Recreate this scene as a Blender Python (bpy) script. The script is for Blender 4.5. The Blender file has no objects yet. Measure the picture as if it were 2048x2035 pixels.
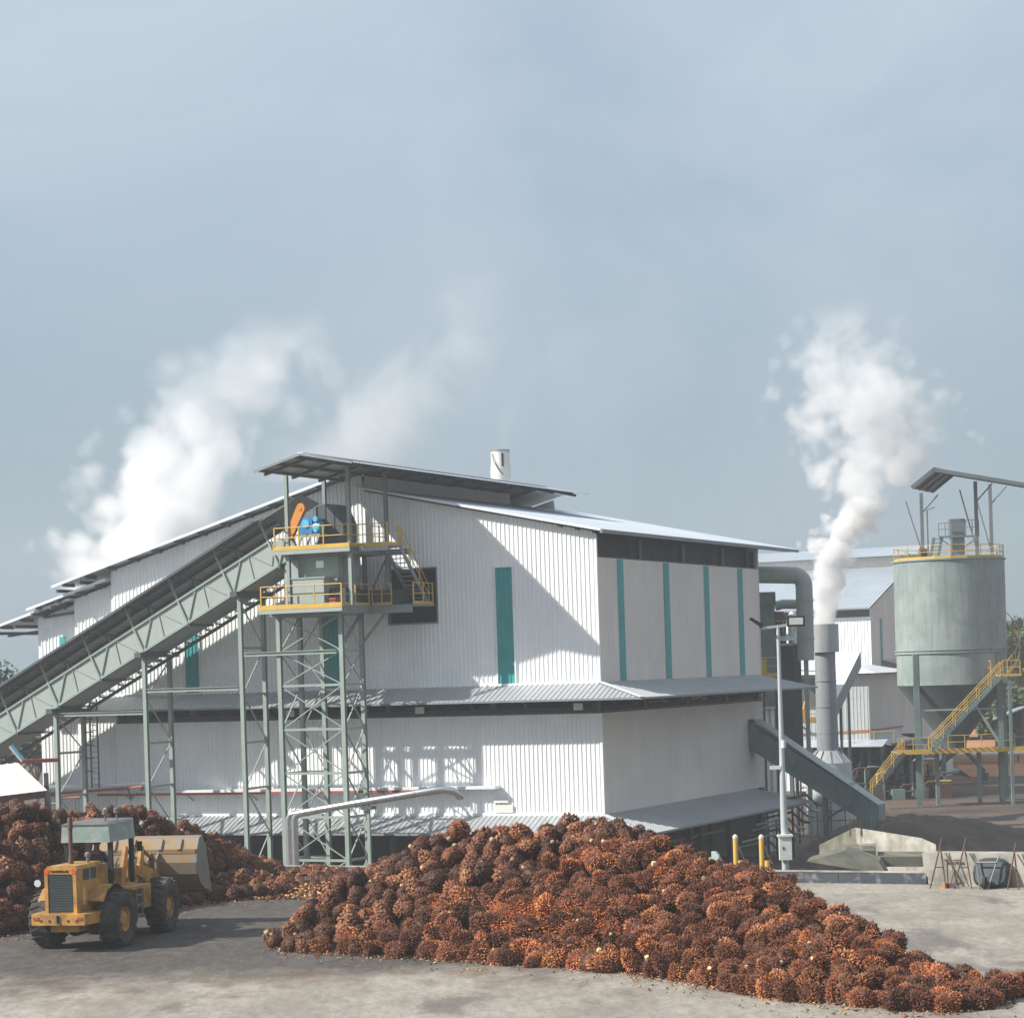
import bpy, bmesh, math, random
import numpy as np
from mathutils import Vector, Matrix, Quaternion
rad = math.radians
SC = bpy.context.scene
COL = SC.collection
# ---------------------------------------------------------------- camera
F, CAMH, ROLL, CX, CY = 4600., 7.3, rad(1.8), 1024., 1341.5
cam = bpy.data.cameras.new('camera'); co = bpy.data.objects.new('camera', cam); COL.objects.link(co)
cam.sensor_fit = 'HORIZONTAL'; cam.sensor_width = 36.0; cam.lens = 36.0*F/2048
cam.shift_y = (CY-1017.5)/2048; cam.clip_start = 1.0; cam.clip_end = 9000
co.location = (0, 0, CAMH)
co.rotation_euler = (Matrix.Rotation(rad(90), 3, 'X') @ Matrix.Rotation(-ROLL, 3, 'Z')).to_euler()
# the lens shift is measured along the rolled frame; correct the small sideways part
SC.camera = co
SC.render.resolution_x, SC.render.resolution_y = 1024, 1017
# ---------------------------------------------------------------- sky and sun
SUN_AZ = (-0.969, -0.245); SUN_EL = rad(37.5)
W = bpy.data.worlds.new('World'); SC.world = W; W.use_nodes = True
nt = W.node_tree; nt.nodes.clear()
def wn(t, **k):
    n = nt.nodes.new(t)
    for a, b in k.items(): setattr(n, a, b)
    return n
out = wn('ShaderNodeOutputWorld'); bg = wn('ShaderNodeBackground')
sky = wn('ShaderNodeTexSky', sky_type='NISHITA', sun_disc=False, sun_elevation=SUN_EL,
         sun_rotation=math.atan2(SUN_AZ[0], SUN_AZ[1]), altitude=50, air_density=1.1, dust_density=.6, ozone_density=1.5)
tc = wn('ShaderNodeTexCoord'); mp = wn('ShaderNodeMapping'); mp.inputs['Scale'].default_value = (1.0, 1.0, 1.25)
mp.inputs['Location'].default_value = (1.31, 0.1, 0.42)
n1 = wn('ShaderNodeTexNoise'); n1.inputs['Scale'].default_value = 3.6; n1.inputs['Detail'].default_value = 9; n1.inputs['Roughness'].default_value = .56; n1.inputs['Distortion'].default_value = .5
r1 = wn('ShaderNodeMapRange'); r1.interpolation_type = 'SMOOTHSTEP'; r1.inputs['From Min'].default_value = .28; r1.inputs['From Max'].default_value = .68; r1.inputs['To Min'].default_value = .74; r1.inputs['To Max'].default_value = .99
sx = wn('ShaderNodeSeparateXYZ')
el = wn('ShaderNodeMapRange'); el.interpolation_type = 'SMOOTHSTEP'; el.inputs['From Min'].default_value = -.02; el.inputs['From Max'].default_value = .30
veil = wn('ShaderNodeMix', data_type='RGBA'); veil.inputs['A'].default_value = (1.4, 1.95, 2.3, 1); veil.inputs['B'].default_value = (3.08, 3.55, 4.08, 1)   # thin overcast: blue-grey near the horizon, paler above
mix = wn('ShaderNodeMix', data_type='RGBA')
L = nt.links.new
L(tc.outputs['Generated'], mp.inputs['Vector']); L(mp.outputs[0], n1.inputs['Vector']); L(n1.outputs[0], r1.inputs[0])
L(tc.outputs['Generated'], sx.inputs[0]); mz = wn('ShaderNodeMath', operation='MULTIPLY_ADD'); mz.inputs[1].default_value = .34; L(n1.outputs[0], mz.inputs[0]); ms = wn('ShaderNodeMath', operation='SUBTRACT'); ms.inputs[1].default_value = .17; L(sx.outputs['Z'], ms.inputs[0]); L(ms.outputs[0], mz.inputs[2]); L(mz.outputs[0], el.inputs[0]); L(el.outputs[0], veil.inputs['Factor'])
hs = wn('ShaderNodeMix', data_type='RGBA', blend_type='MULTIPLY'); hs.inputs['Factor'].default_value = 1; hs.inputs['B'].default_value = (.55, .66, .72, 1)
L(sky.outputs[0], hs.inputs['A']); L(hs.outputs['Result'], mix.inputs['A']); L(veil.outputs['Result'], mix.inputs['B']); L(r1.outputs[0], mix.inputs['Factor'])
L(mix.outputs['Result'], bg.inputs[0]); bg.inputs[1].default_value = 0.122; L(bg.outputs[0], out.inputs[0])
sl = bpy.data.lights.new('sun', 'SUN'); so = bpy.data.objects.new('sun', sl); COL.objects.link(so)
sl.energy = 4.7; sl.angle = rad(0.6); sl.color = (1, .95, .87)
sdir = Vector((SUN_AZ[0]*math.cos(SUN_EL), SUN_AZ[1]*math.cos(SUN_EL), math.sin(SUN_EL)))
so.rotation_euler = (-sdir).to_track_quat('-Z', 'Y').to_euler(); so.location = (-60, -20, 60)
vs = SC.view_settings; vs.view_transform = 'Standard'; vs.look = 'None'; vs.exposure = 0.55; vs.gamma = 1
cy = SC.cycles; cy.use_denoising = True
try: cy.denoiser = 'OPENIMAGEDENOISE'
except Exception: pass
cy.max_bounces = 8; cy.diffuse_bounces = 3; cy.glossy_bounces = 3; cy.transmission_bounces = 3; cy.volume_bounces = 5; cy.transparent_max_bounces = 8
cy.volume_step_rate = 1.0; cy.volume_max_steps = 256; cy.sample_clamp_indirect = 6
# ---------------------------------------------------------------- survey helpers: sight lines onto real planes
_c, _s = math.cos(ROLL), math.sin(ROLL)
def uv(px, py):
    dx, dy = px-CX, py-CY
    return (dx*_c-dy*_s)/F, (dx*_s+dy*_c)/F
def V(px, py, Y):
    u, v = uv(px, py); return Vector((u*Y, Y, CAMH-v*Y))
def G(px, py, z=0.):
    u, v = uv(px, py); Y = (CAMH-z)/v; return Vector((u*Y, Y, z))
class Frame:
    def __init__(s, o, rz):
        s.o = Vector((o[0], o[1], 0)); s.rz = rz; s.m = Matrix.Rotation(rz, 3, 'Z'); s.mi = s.m.inverted()
    def w(s, p): return s.o + s.m @ Vector(p)
    def l(s, p): return s.mi @ (Vector(p)-s.o)
WORLD = Frame((0, 0), 0)
ANG = rad(25.9)
MILL = Frame((4.279, 113.0), -ANG)          # x runs right along the gable wall, y runs into the building
ER = Vector((math.cos(ANG), -math.sin(ANG))); EE = Vector((math.sin(ANG), math.cos(ANG)))
def FW(px, py, t=0.):                        # sight line onto the plane t metres in front of the gable wall
    u, v = uv(px, py); k = MILL.o.x*EE.x+MILL.o.y*EE.y
    Y = (k-t)/(u*EE.x+EE.y); p = MILL.l((u*Y, Y, 0)); return p.x, CAMH-v*Y
def SW(px, py, x=0.):                        # sight line onto a plane parallel to the side wall
    u, v = uv(px, py); k = MILL.o.x*ER.x+MILL.o.y*ER.y
    Y = (k+x)/(u*ER.x+ER.y); p = MILL.l((u*Y, Y, 0)); return p.y, CAMH-v*Y
GZ = -4.0                                    # ground level round the mill; the loading yard is at 0
# ---------------------------------------------------------------- materials
MATS = {}
def pm(name, col, rough=.6, metal=0., var=.12, scale=1.2, col2=None, amt2=.0, s2=.5, streak=0., bump=0., bscale=30., rust=None, spec=.4, coord='Object', sheets=0.):
    m = bpy.data.materials.new(name); m.use_nodes = True; t = m.node_tree; N = t.nodes; LK = t.links.new
    b = N['Principled BSDF']; b.inputs['Roughness'].default_value = rough; b.inputs['Metallic'].default_value = metal
    b.inputs['Specular IOR Level'].default_value = spec
    tcn = N.new('ShaderNodeTexCoord'); co_ = tcn.outputs[coord]
    nz = N.new('ShaderNodeTexNoise'); nz.inputs['Scale'].default_value = scale; nz.inputs['Detail'].default_value = 6; LK(co_, nz.inputs['Vector'])
    mr = N.new('ShaderNodeMapRange'); mr.inputs['From Min'].default_value = .25; mr.inputs['From Max'].default_value = .75
    mr.inputs['To Min'].default_value = 1-var; mr.inputs['To Max'].default_value = 1+var; LK(nz.outputs[0], mr.inputs[0])
    mx = N.new('ShaderNodeMix'); mx.data_type = 'RGBA'; mx.blend_type = 'MULTIPLY'; mx.inputs['Factor'].default_value = 1
    mx.inputs['A'].default_value = (*col, 1)
    cb = N.new('ShaderNodeCombineColor'); [LK(mr.outputs[0], cb.inputs[i]) for i in range(3)]; LK(cb.outputs[0], mx.inputs['B'])
    res = mx.outputs['Result']
    def layer(res, c2, lo, hi, sc, stretch=(1, 1, 1), amount=1.):
        mp_ = N.new('ShaderNodeMapping'); mp_.inputs['Scale'].default_value = stretch; LK(co_, mp_.inputs[0])
        z = N.new('ShaderNodeTexNoise'); z.inputs['Scale'].default_value = sc; z.inputs['Detail'].default_value = 8; z.inputs['Roughness'].default_value = .6; LK(mp_.outputs[0], z.inputs['Vector'])
        q = N.new('ShaderNodeMapRange'); q.inputs['From Min'].default_value = lo; q.inputs['From Max'].default_value = hi; q.inputs['To Max'].default_value = amount; LK(z.outputs[0], q.inputs[0])
        y = N.new('ShaderNodeMix'); y.data_type = 'RGBA'; y.inputs['B'].default_value = (*c2, 1); LK(res, y.inputs['A']); LK(q.outputs[0], y.inputs['Factor'])
        return y.outputs['Result']
    if sheets:                                 # each sheet of cladding weathers a little differently
        sn = N.new('ShaderNodeVectorMath'); sn.operation = 'SNAP'; sn.inputs[1].default_value = (.96, .96, 2.9); LK(co_, sn.inputs[0])
        wn_ = N.new('ShaderNodeTexWhiteNoise'); LK(sn.outputs[0], wn_.inputs['Vector']); q = N.new('ShaderNodeMapRange'); q.inputs['To Min'].default_value = 1-sheets; q.inputs['To Max'].default_value = 1.0; LK(wn_.outputs['Value'], q.inputs[0])
        c3 = N.new('ShaderNodeCombineColor'); [LK(q.outputs[0], c3.inputs[i]) for i in range(3)]
        y = N.new('ShaderNodeMix'); y.data_type = 'RGBA'; y.blend_type = 'MULTIPLY'; y.inputs['Factor'].default_value = 1; LK(res, y.inputs['A']); LK(c3.outputs[0], y.inputs['B']); res = y.outputs['Result']
    if col2: res = layer(res, col2, .5-amt2*.3, .72-amt2*.2, s2)
    if streak: res = layer(res, tuple(c*.55 for c in col), .48, .8, 2.2, (1.6, 1.6, .12), streak)
    if rust: res = layer(res, (.16, .07, .03), .62, .78, 3.0, (1, 1, .5), rust)
    LK(res, b.inputs['Base Color'])
    if bump:
        z = N.new('ShaderNodeTexNoise'); z.inputs['Scale'].default_value = bscale; z.inputs['Detail'].default_value = 5; LK(co_, z.inputs['Vector'])
        bp = N.new('ShaderNodeBump'); bp.inputs['Strength'].default_value = bump; bp.inputs['Distance'].default_value = .03; LK(z.outputs[0], bp.inputs['Height']); LK(bp.outputs[0], b.inputs['Normal'])
    MATS[name] = m; return m
pm('white_clad', (.85, .86, .86), .5, 0, .05, .35, streak=.16, sheets=.07, rust=.08)
pm('side_clad', (.70, .65, .60), .65, 0, .05, .3, streak=.25, sheets=.07)  # darker, warmer copy of the white cladding; side wall shade is in the colour
pm('roof', (.50, .55, .60), .42, .35, .10, .4, streak=.0)
pm('roof_white', (.70, .72, .74), .45, .1, .08, .4)
pm('grey_roof', (.40, .42, .43), .5, .25, .10, .4)
pm('dark_roof', (.27, .29, .29), .6, .1, .2, .6)
pm('teal', (.035, .30, .30), .45, 0, .15, .8)
pm('green_steel', (.27, .33, .295), .5, 0, .1, 1.5, rust=.35)
pm('green_panel', (.325, .375, .355), .5, 0, .06, .5, streak=.3)
pm('green_tank', (.13, .185, .18), .5, 0, .2, .5, col2=(.20, .255, .24), amt2=.35, s2=.45, streak=.5, rust=.3)
pm('dark_steel', (.075, .09, .095), .55, .1, .2, 1.2)
pm('grey_steel', (.22, .25, .26), .5, .2, .15, 1.0)
pm('yellow', (.58, .37, .07), .5, 0, .12, 2.0, rust=.4)
pm('orange', (.60, .22, .03), .5, 0, .1, 2.0, rust=.3)
pm('blue', (.02, .20, .44), .4, 0, .12, 3.0)
pm('light_blue', (.10, .42, .62), .4, 0, .12, 3.0)
pm('red', (.34, .07, .05), .55, 0, .15, 2.0)
pm('alu', (.62, .63, .64), .28, .85, .06, 2.0)
pm('stainless', (.42, .43, .435), .4, .3, .10, .7, streak=.4)  # lowered in colour for the shade round the stack
pm('stack_steel', (.27, .29, .31), .5, .15, .12, .5, streak=.6)  # darkened in its colour for the shade the shaft stands in
pm('galv', (.45, .49, .50), .5, .2, .08, 2.0)
pm('box_white', (.66, .66, .62), .5, 0, .06, 3.0)
pm('concrete', (.42, .40, .35), .85, 0, .18, .9, col2=(.20, .19, .16), amt2=.35, s2=1.2, bump=.3)
pm('mossy', (.23, .215, .17), .9, 0, .2, .8, col2=(.11, .11, .08), amt2=.6, s2=.9, bump=.3)
pm('kerb', (.055, .065, .08), .8, 0, .2, .8, col2=(.30, .31, .31), amt2=-.1, s2=2.5, bump=.3)
pm('soil', (.16, .105, .075), .95, 0, .3, .12, col2=(.07, .055, .045), amt2=.55, s2=.06, bump=.5, bscale=2)
pm('laterite', (.42, .20, .10), .95, 0, .2, .2, bump=.4, bscale=3)
pm('mud', (.07, .06, .05), .9, 0, .3, .4, col2=(.14, .10, .075), amt2=.5, s2=.5, bump=.6, bscale=3)
pm('pond', (.012, .03, .024), .12, 0, .1, .5)
pm('rubber', (.028, .028, .03), .8, 0, .3, 3.0, col2=(.10, .09, .08), amt2=.2, s2=2.0)
pm('cat_yellow', (.53, .275, .055), .5, 0, .2, 2.0, col2=(.22, .13, .065), amt2=.25, s2=2.6, rust=.8)
pm('silo_paint', (.19, .245, .235), .5, 0, .2, .5, col2=(.29, .335, .32), amt2=.4, s2=.45, streak=.5, rust=.3)
pm('pale_blue', (.38, .48, .48), .5, 0, .1, 2)
pm('bucket_yellow', (.34, .19, .045), .55, .1, .15, 2.0, col2=(.24, .20, .16), amt2=.75, s2=2.0, rust=.7)
pm('worn_steel', (.20, .19, .18), .5, .5, .2, 2.5)
pm('canopy_green', (.22, .30, .27), .55, 0, .15, 2.5, col2=(.36, .38, .35), amt2=.2, s2=3, rust=.3)
pm('grille', (.045, .06, .065), .6, .2, .2, 4)
pm('rusty', (.11, .06, .05), .7, .2, .25, 3.0)
pm('black', (.012, .012, .013), .6, 0, .1, 2)
pm('letter_black', (.015, .015, .015), .6, 0, .0, 2)
pm('letter_white', (.75, .75, .72), .6, 0, .0, 2)
pm('orange_red', (.62, .08, .02), .5, 0, .1, 3)
pm('lamp_glass', (.55, .58, .58), .15, 0, .05, 3)
pm('cloth_blue', (.035, .07, .14), .85, 0, .15, 6)
pm('skin', (.24, .12, .075), .6, 0, .08, 8)
pm('bark', (.16, .12, .09), .9, 0, .25, 2)
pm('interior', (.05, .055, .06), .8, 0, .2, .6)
pm('fibre', (.13, .10, .078), .95, 0, .3, .6, col2=(.075, .062, .05), amt2=.5, s2=.5, bump=.6, bscale=4)

def leaf_mat(name, a, b):
    m = bpy.data.materials.new(name); m.use_nodes = True; t = m.node_tree; bs = t.nodes['Principled BSDF']
    g = t.nodes.new('ShaderNodeNewGeometry'); r = t.nodes.new('ShaderNodeMix'); r.data_type = 'RGBA'
    r.inputs['A'].default_value = (*a, 1); r.inputs['B'].default_value = (*b, 1)
    t.links.new(g.outputs['Random Per Island'], r.inputs['Factor']); t.links.new(r.outputs['Result'], bs.inputs['Base Color'])
    bs.inputs['Roughness'].default_value = .6; MATS[name] = m
leaf_mat('leaf', (.035, .07, .02), (.10, .14, .05)); leaf_mat('leaf_dark', (.02, .045, .02), (.06, .09, .04))

def yard_mat():
    m = bpy.data.materials.new('yard'); m.use_nodes = True; t = m.node_tree; N = t.nodes; LK = t.links.new; b = N['Principled BSDF']
    tcn = N.new('ShaderNodeTexCoord'); O = tcn.outputs['Object']
    def noise(sc, stretch=(1, 1, 1), det=8, rough=.6, dist=0):
        mp_ = N.new('ShaderNodeMapping'); mp_.inputs['Scale'].default_value = stretch; LK(O, mp_.inputs[0])
        z = N.new('ShaderNodeTexNoise'); z.inputs['Scale'].default_value = sc; z.inputs['Detail'].default_value = det; z.inputs['Roughness'].default_value = rough; z.inputs['Distortion'].default_value = dist
        LK(mp_.outputs[0], z.inputs['Vector']); return z.outputs[0]
    def rng(s, a, b_, c=0., d=1.):
        q = N.new('ShaderNodeMapRange'); q.interpolation_type = 'SMOOTHSTEP'
        for k, v in zip(('From Min', 'From Max', 'To Min', 'To Max'), (a, b_, c, d)): q.inputs[k].default_value = v
        LK(s, q.inputs[0]); return q.outputs[0]
    def math_(op, a, b_):
        q = N.new('ShaderNodeMath'); q.operation = op
        for i, v in enumerate((a, b_)):
            if isinstance(v, (int, float)): q.inputs[i].default_value = v
            else: LK(v, q.inputs[i])
        return q.outputs[0]
    def mixc(fac, A, B):
        q = N.new('ShaderNodeMix'); q.data_type = 'RGBA'
        if isinstance(fac, (int, float)): q.inputs['Factor'].default_value = fac
        else: LK(fac, q.inputs['Factor'])
        for k, v in (('A', A), ('B', B)):
            if isinstance(v, tuple): q.inputs[k].default_value = (*v, 1)
            else: LK(v, q.inputs[k])
        return q.outputs['Result']
    base = mixc(rng(noise(.5, (1, .5, 1), 8, .7), .3, .7), (.26, .23, .19), (.40, .365, .315))
    base = mixc(rng(noise(4.0, (1, .35, 1), 8, .8), .40, .64, 0, .5), base, (.15, .132, .112))
    # oily, tyre-blackened ground where the loader works: a worn area of its own, from the heaps to the left edge
    sp = N.new('ShaderNodeSeparateXYZ'); LK(O, sp.inputs[0])
    wob = math_('MULTIPLY', math_('SUBTRACT', noise(.16, (1, 1, 1), 6, .6), .5), 9.0)
    fine = math_('MULTIPLY', math_('SUBTRACT', noise(1.3, (.9, .6, 1), 8, .7), .5), 7.0)
    yy = math_('ADD', math_('ADD', sp.outputs['Y'], wob), fine)
    xl = math_('ADD', math_('MULTIPLY', sp.outputs['X'], -.10), 0.)
    near = rng(math_('ADD', yy, xl), 54.6, 60.0)
    left = rng(math_('ADD', sp.outputs['X'], wob), 8.0, 2.0)
    oil = math_('MULTIPLY', near, left)
    brown = mixc(rng(noise(.8, (1, .5, 1), 8, .7), .42, .64, 0, .8), base, (.17, .115, .075))
    b2 = mixc(math_('MULTIPLY', rng(yy, 50.5, 56), left), base, brown)
    c = mixc(math_('MULTIPLY', oil, .93), b2, mixc(rng(noise(2.4, (1.2, .5, 1), 8, .75), .35, .75), (.046, .042, .040), (.115, .10, .088)))
    c = mixc(rng(noise(.3, (1, .45, 1), 8, .65, .6), .52, .64, 0, .72), c, (.115, .105, .098))
    c = mixc(rng(noise(22, (1.2, .5, 1), 4, .7), .45, .75, 0, .35), c, (.06, .055, .05))
    c = mixc(rng(noise(7, (1.2, .3, 1), 8, .8), .56, .70, 0, .5), c, (.44, .42, .38))
    c = mixc(rng(noise(1.9, (1.3, .35, 1), 8, .75), .58, .72, 0, .6), c, (.10, .085, .07))
    c = mixc(rng(noise(5.5, (1.3, .4, 1), 8, .75), .62, .74, 0, .5), c, (.42, .40, .37))
    LK(c, b.inputs['Base Color']); b.inputs['Roughness'].default_value = .85; b.inputs['Specular IOR Level'].default_value = .25
    bp = N.new('ShaderNodeBump'); bp.inputs['Strength'].default_value = .35; bp.inputs['Distance'].default_value = .02; LK(noise(14), bp.inputs['Height']); LK(bp.outputs[0], b.inputs['Normal'])
    MATS['yard'] = m
yard_mat()

def col_mat(name, rough=.65):
    m = bpy.data.materials.new(name); m.use_nodes = True; t = m.node_tree; b = t.nodes['Principled BSDF']
    a = t.nodes.new('ShaderNodeVertexColor'); a.layer_name = 'Col'
    oi = t.nodes.new('ShaderNodeObjectInfo'); hv = t.nodes.new('ShaderNodeHueSaturation')
    q = t.nodes.new('ShaderNodeMapRange'); q.inputs['To Min'].default_value = .6; q.inputs['To Max'].default_value = 1.45; t.links.new(oi.outputs['Random'], q.inputs[0]); t.links.new(q.outputs[0], hv.inputs['Value'])
    t.links.new(a.outputs[0], hv.inputs['Color']); t.links.new(hv.outputs[0], b.inputs['Base Color']); b.inputs['Roughness'].default_value = rough; b.inputs['Specular IOR Level'].default_value = .35
    MATS[name] = m
col_mat('fruit')
# ---------------------------------------------------------------- mesh builder
class MB:
    def __init__(s): s.v = []; s.f = []
    def add(s, vs_, fs):
        n = len(s.v); s.v += [tuple(p) for p in vs_]; s.f += [tuple(n+i for i in f) for f in fs]; return s
    def box(s, a, b):
        x0, y0, z0 = (min(p, q) for p, q in zip(a, b)); x1, y1, z1 = (max(p, q) for p, q in zip(a, b))
        return s.add([(x0, y0, z0), (x1, y0, z0), (x1, y1, z0), (x0, y1, z0), (x0, y0, z1), (x1, y0, z1), (x1, y1, z1), (x0, y1, z1)],
                     [(3, 2, 1, 0), (4, 5, 6, 7), (0, 1, 5, 4), (1, 2, 6, 5), (2, 3, 7, 6), (3, 0, 4, 7)])
    def bar(s, p, q, w, h=None, up=(0, 0, 1)):
        p, q = Vector(p), Vector(q); d = (q-p).normalized(); u = Vector(up)
        if abs(d.dot(u)) > .98: u = Vector((0, 1, 0))
        sd = d.cross(u).normalized(); u = sd.cross(d); h = h or w; a, b = sd*w/2, u*h/2
        vs_ = [p-a-b, p+a-b, p+a+b, p-a+b, q-a-b, q+a-b, q+a+b, q-a+b]
        return s.add(vs_, [(3, 2, 1, 0), (4, 5, 6, 7), (0, 1, 5, 4), (1, 2, 6, 5), (2, 3, 7, 6), (3, 0, 4, 7)])
    def ibeam(s, p, q, w, h, up=(0, 1, 0), t=.03):
        p, q = Vector(p), Vector(q); d = (q-p).normalized(); u = Vector(up); sd = d.cross(u).normalized(); u = sd.cross(d)
        s.bar(p+u*(h/2-t/2), q+u*(h/2-t/2), w, t, u); s.bar(p-u*(h/2-t/2), q-u*(h/2-t/2), w, t, u); return s.bar(p, q, t, h-2*t, u)
    def cyl(s, p, q, r, n=10, r2=None, cap=True):
        p, q = Vector(p), Vector(q); d = (q-p).normalized(); u = Vector((0, 0, 1)) if abs(d.z) < .95 else Vector((1, 0, 0))
        a = d.cross(u).normalized(); b = d.cross(a); r2 = r if r2 is None else r2
        vs_ = [c+(a*math.cos(k)+b*math.sin(k))*rr for c, rr in ((p, r), (q, r2)) for k in (2*math.pi*i/n for i in range(n))]
        fs = [(i, (i+1) % n, n+(i+1) % n, n+i) for i in range(n)]
        if cap: fs += [tuple(range(n))[::-1], tuple(range(n, 2*n))]
        return s.add(vs_, fs)
    def tube(s, pts, r, n=10):
        pts = [Vector(p) for p in pts]; rings = []
        a = None
        for i, p in enumerate(pts):
            d = ((pts[min(i+1, len(pts)-1)]-p).normalized()+(p-pts[max(i-1, 0)]).normalized()).normalized()
            if a is None: a = d.cross(Vector((0, 0, 1)) if abs(d.z) < .9 else Vector((1, 0, 0))).normalized()
            a = (a-d*a.dot(d)).normalized(); b = d.cross(a)
            rings.append([p+(a*math.cos(2*math.pi*k/n)+b*math.sin(2*math.pi*k/n))*r for k in range(n)])
        m = len(pts); fs = [(i*n+k, i*n+(k+1) % n, (i+1)*n+(k+1) % n, (i+1)*n+k) for i in range(m-1) for k in range(n)]
        fs += [tuple(range(n))[::-1], tuple(range((m-1)*n, m*n))]
        return s.add([p for r_ in rings for p in r_], fs)
    def lathe(s, c, prof, n=32, cap=True):
        vs_ = [(c[0]+r*math.cos(2*math.pi*k/n), c[1]+r*math.sin(2*math.pi*k/n), z) for r, z in prof for k in range(n)]
        fs = [(i*n+k, i*n+(k+1) % n, (i+1)*n+(k+1) % n, (i+1)*n+k) for i in range(len(prof)-1) for k in range(n)]
        if cap: fs += [tuple(range(n))[::-1], tuple(range((len(prof)-1)*n, len(prof)*n))]
        return s.add(vs_, fs)
    def prism(s, poly, d):                   # polygon (list of 3d points) pushed along d
        n = len(poly); d = Vector(d); a = [Vector(p) for p in poly]
        return s.add(a+[p+d for p in a], [tuple(range(n))[::-1], tuple(range(n, 2*n))]+[(i, (i+1) % n, n+(i+1) % n, n+i) for i in range(n)])
    def slab(s, quad, th):                   # a roof or deck plate with thickness below its top face
        a = [Vector(p) for p in quad]; nrm = (a[1]-a[0]).cross(a[2]-a[1]).normalized()
        if nrm.z < 0: nrm = -nrm
        return s.prism(a, -nrm*th)
    def corr(s, o, ds, length, dt, lo, hi, nrm, pitch=.25, rib=.035, holes=(), s0=0.):
        """ribbed sheet: columns run along dt between lo(s) and hi(s), ribs repeat along ds"""
        o, ds, dt, nrm = Vector(o), Vector(ds).normalized(), Vector(dt), Vector(nrm)
        prof = [(0, 0), (.62, 0), (.72, 1), (.90, 1)]; xs = []
        k = 0
        while k*pitch < length+1e-6:
            for a, b in prof:
                q = (k+a)*pitch
                if q <= length: xs.append((q, b*rib))
            k += 1
        if xs[-1][0] < length-1e-4: xs.append((length, 0))
        extra = []
        for h in holes:
            for e in (h[0], h[1]): extra += [(e-s0-1e-4, 0), (e-s0+1e-4, 0)]
        xs = sorted(xs+[e for e in extra if 0 < e[0] < length])
        for (a, ra), (b, rb) in zip(xs, xs[1:]):
            spans = [(lo(a+s0), hi(a+s0), lo(b+s0), hi(b+s0))]; mid = (a+b)/2+s0
            for h in holes:
                if h[0] < mid < h[1]:
                    l0, h0, l1, h1 = spans[0]; spans = [(l0, h[2], l1, h[2]), (h[3], h0, h[3], h1)]
            for l0, h0, l1, h1 in spans:
                if h0-l0 < 1e-3 and h1-l1 < 1e-3: continue
                A = o+ds*a+nrm*ra; B = o+ds*b+nrm*rb
                s.add([A+dt*l0, B+dt*l1, B+dt*h1, A+dt*h0], [(0, 1, 2, 3)])
        return s
def new_mesh(name, mb, base, mat, smooth=False):
    me = bpy.data.meshes.new(name); b = Vector(base)
    me.from_pydata([(p[0]-b.x, p[1]-b.y, p[2]-b.z) for p in mb.v], [], mb.f)
    me.materials.append(MATS[mat])
    if smooth:
        me.polygons.foreach_set('use_smooth', [True]*len(me.polygons))
        try: me.set_sharp_from_angle(angle=rad(35))
        except Exception: pass
    me.update(); return me
def tag(o, label, cat=None, group=None, kind=None):
    if label: o['label'] = label
    if cat: o['category'] = cat
    if group: o['group'] = group
    if kind: o['kind'] = kind
    return o
class Thing:
    def __init__(s, name, label, cat, base=(0, 0, 0), frame=WORLD, group=None, kind=None):
        s.base = Vector(base); s.fr = frame; s.o = bpy.data.objects.new(name, None); COL.objects.link(s.o)
        s.o.location = frame.w(base); s.o.rotation_euler = (0, 0, frame.rz); s.o.empty_display_size = .3
        tag(s.o, label, cat, group, kind)
    def part(s, name, mb, mat, parent=None, smooth=False, label=None):
        o = bpy.data.objects.new(name, new_mesh(name, mb, s.base, mat, smooth)); COL.objects.link(o)
        o.parent = parent or s.o
        if label: o['label'] = label
        return o
def single(name, mb, mat, label, cat, base=(0, 0, 0), frame=WORLD, group=None, kind=None, smooth=False):
    o = bpy.data.objects.new(name, new_mesh(name, mb, base, mat, smooth)); COL.objects.link(o)
    o.location = frame.w(base); o.rotation_euler = (0, 0, frame.rz); return tag(o, label, cat, group, kind)
def rail(T, pts, h=1.05, step=1.2, mat='yellow', parent=None, mid=True, kick=True, r=.028, first=True, last=True):
    """hand railing along pts (deck level): posts, top and middle rails, kick plate, each a part"""
    pts = [Vector(p) for p in pts]; up = Vector((0, 0, 1)); n = len(pts)
    for i, (p, q) in enumerate(zip(pts, pts[1:])):
        k = max(1, round((q-p).length/step))
        for j in range(k+1):
            if j == 0 and (i > 0 or not first): continue
            if j == k and i == n-2 and not last: continue
            b = p.lerp(q, j/k); T.part('rail_post', MB().bar(b, b+up*h, .055), mat, parent)
        T.part('top_rail', MB().cyl(p+up*h, q+up*h, r, 6), mat, parent)
        if mid: T.part('mid_rail', MB().cyl(p+up*h*.52, q+up*h*.52, r*.9, 6), mat, parent)
        if kick: T.part('kick_plate', MB().bar(p+up*.07, q+up*.07, .02, .14), mat, parent)
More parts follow.
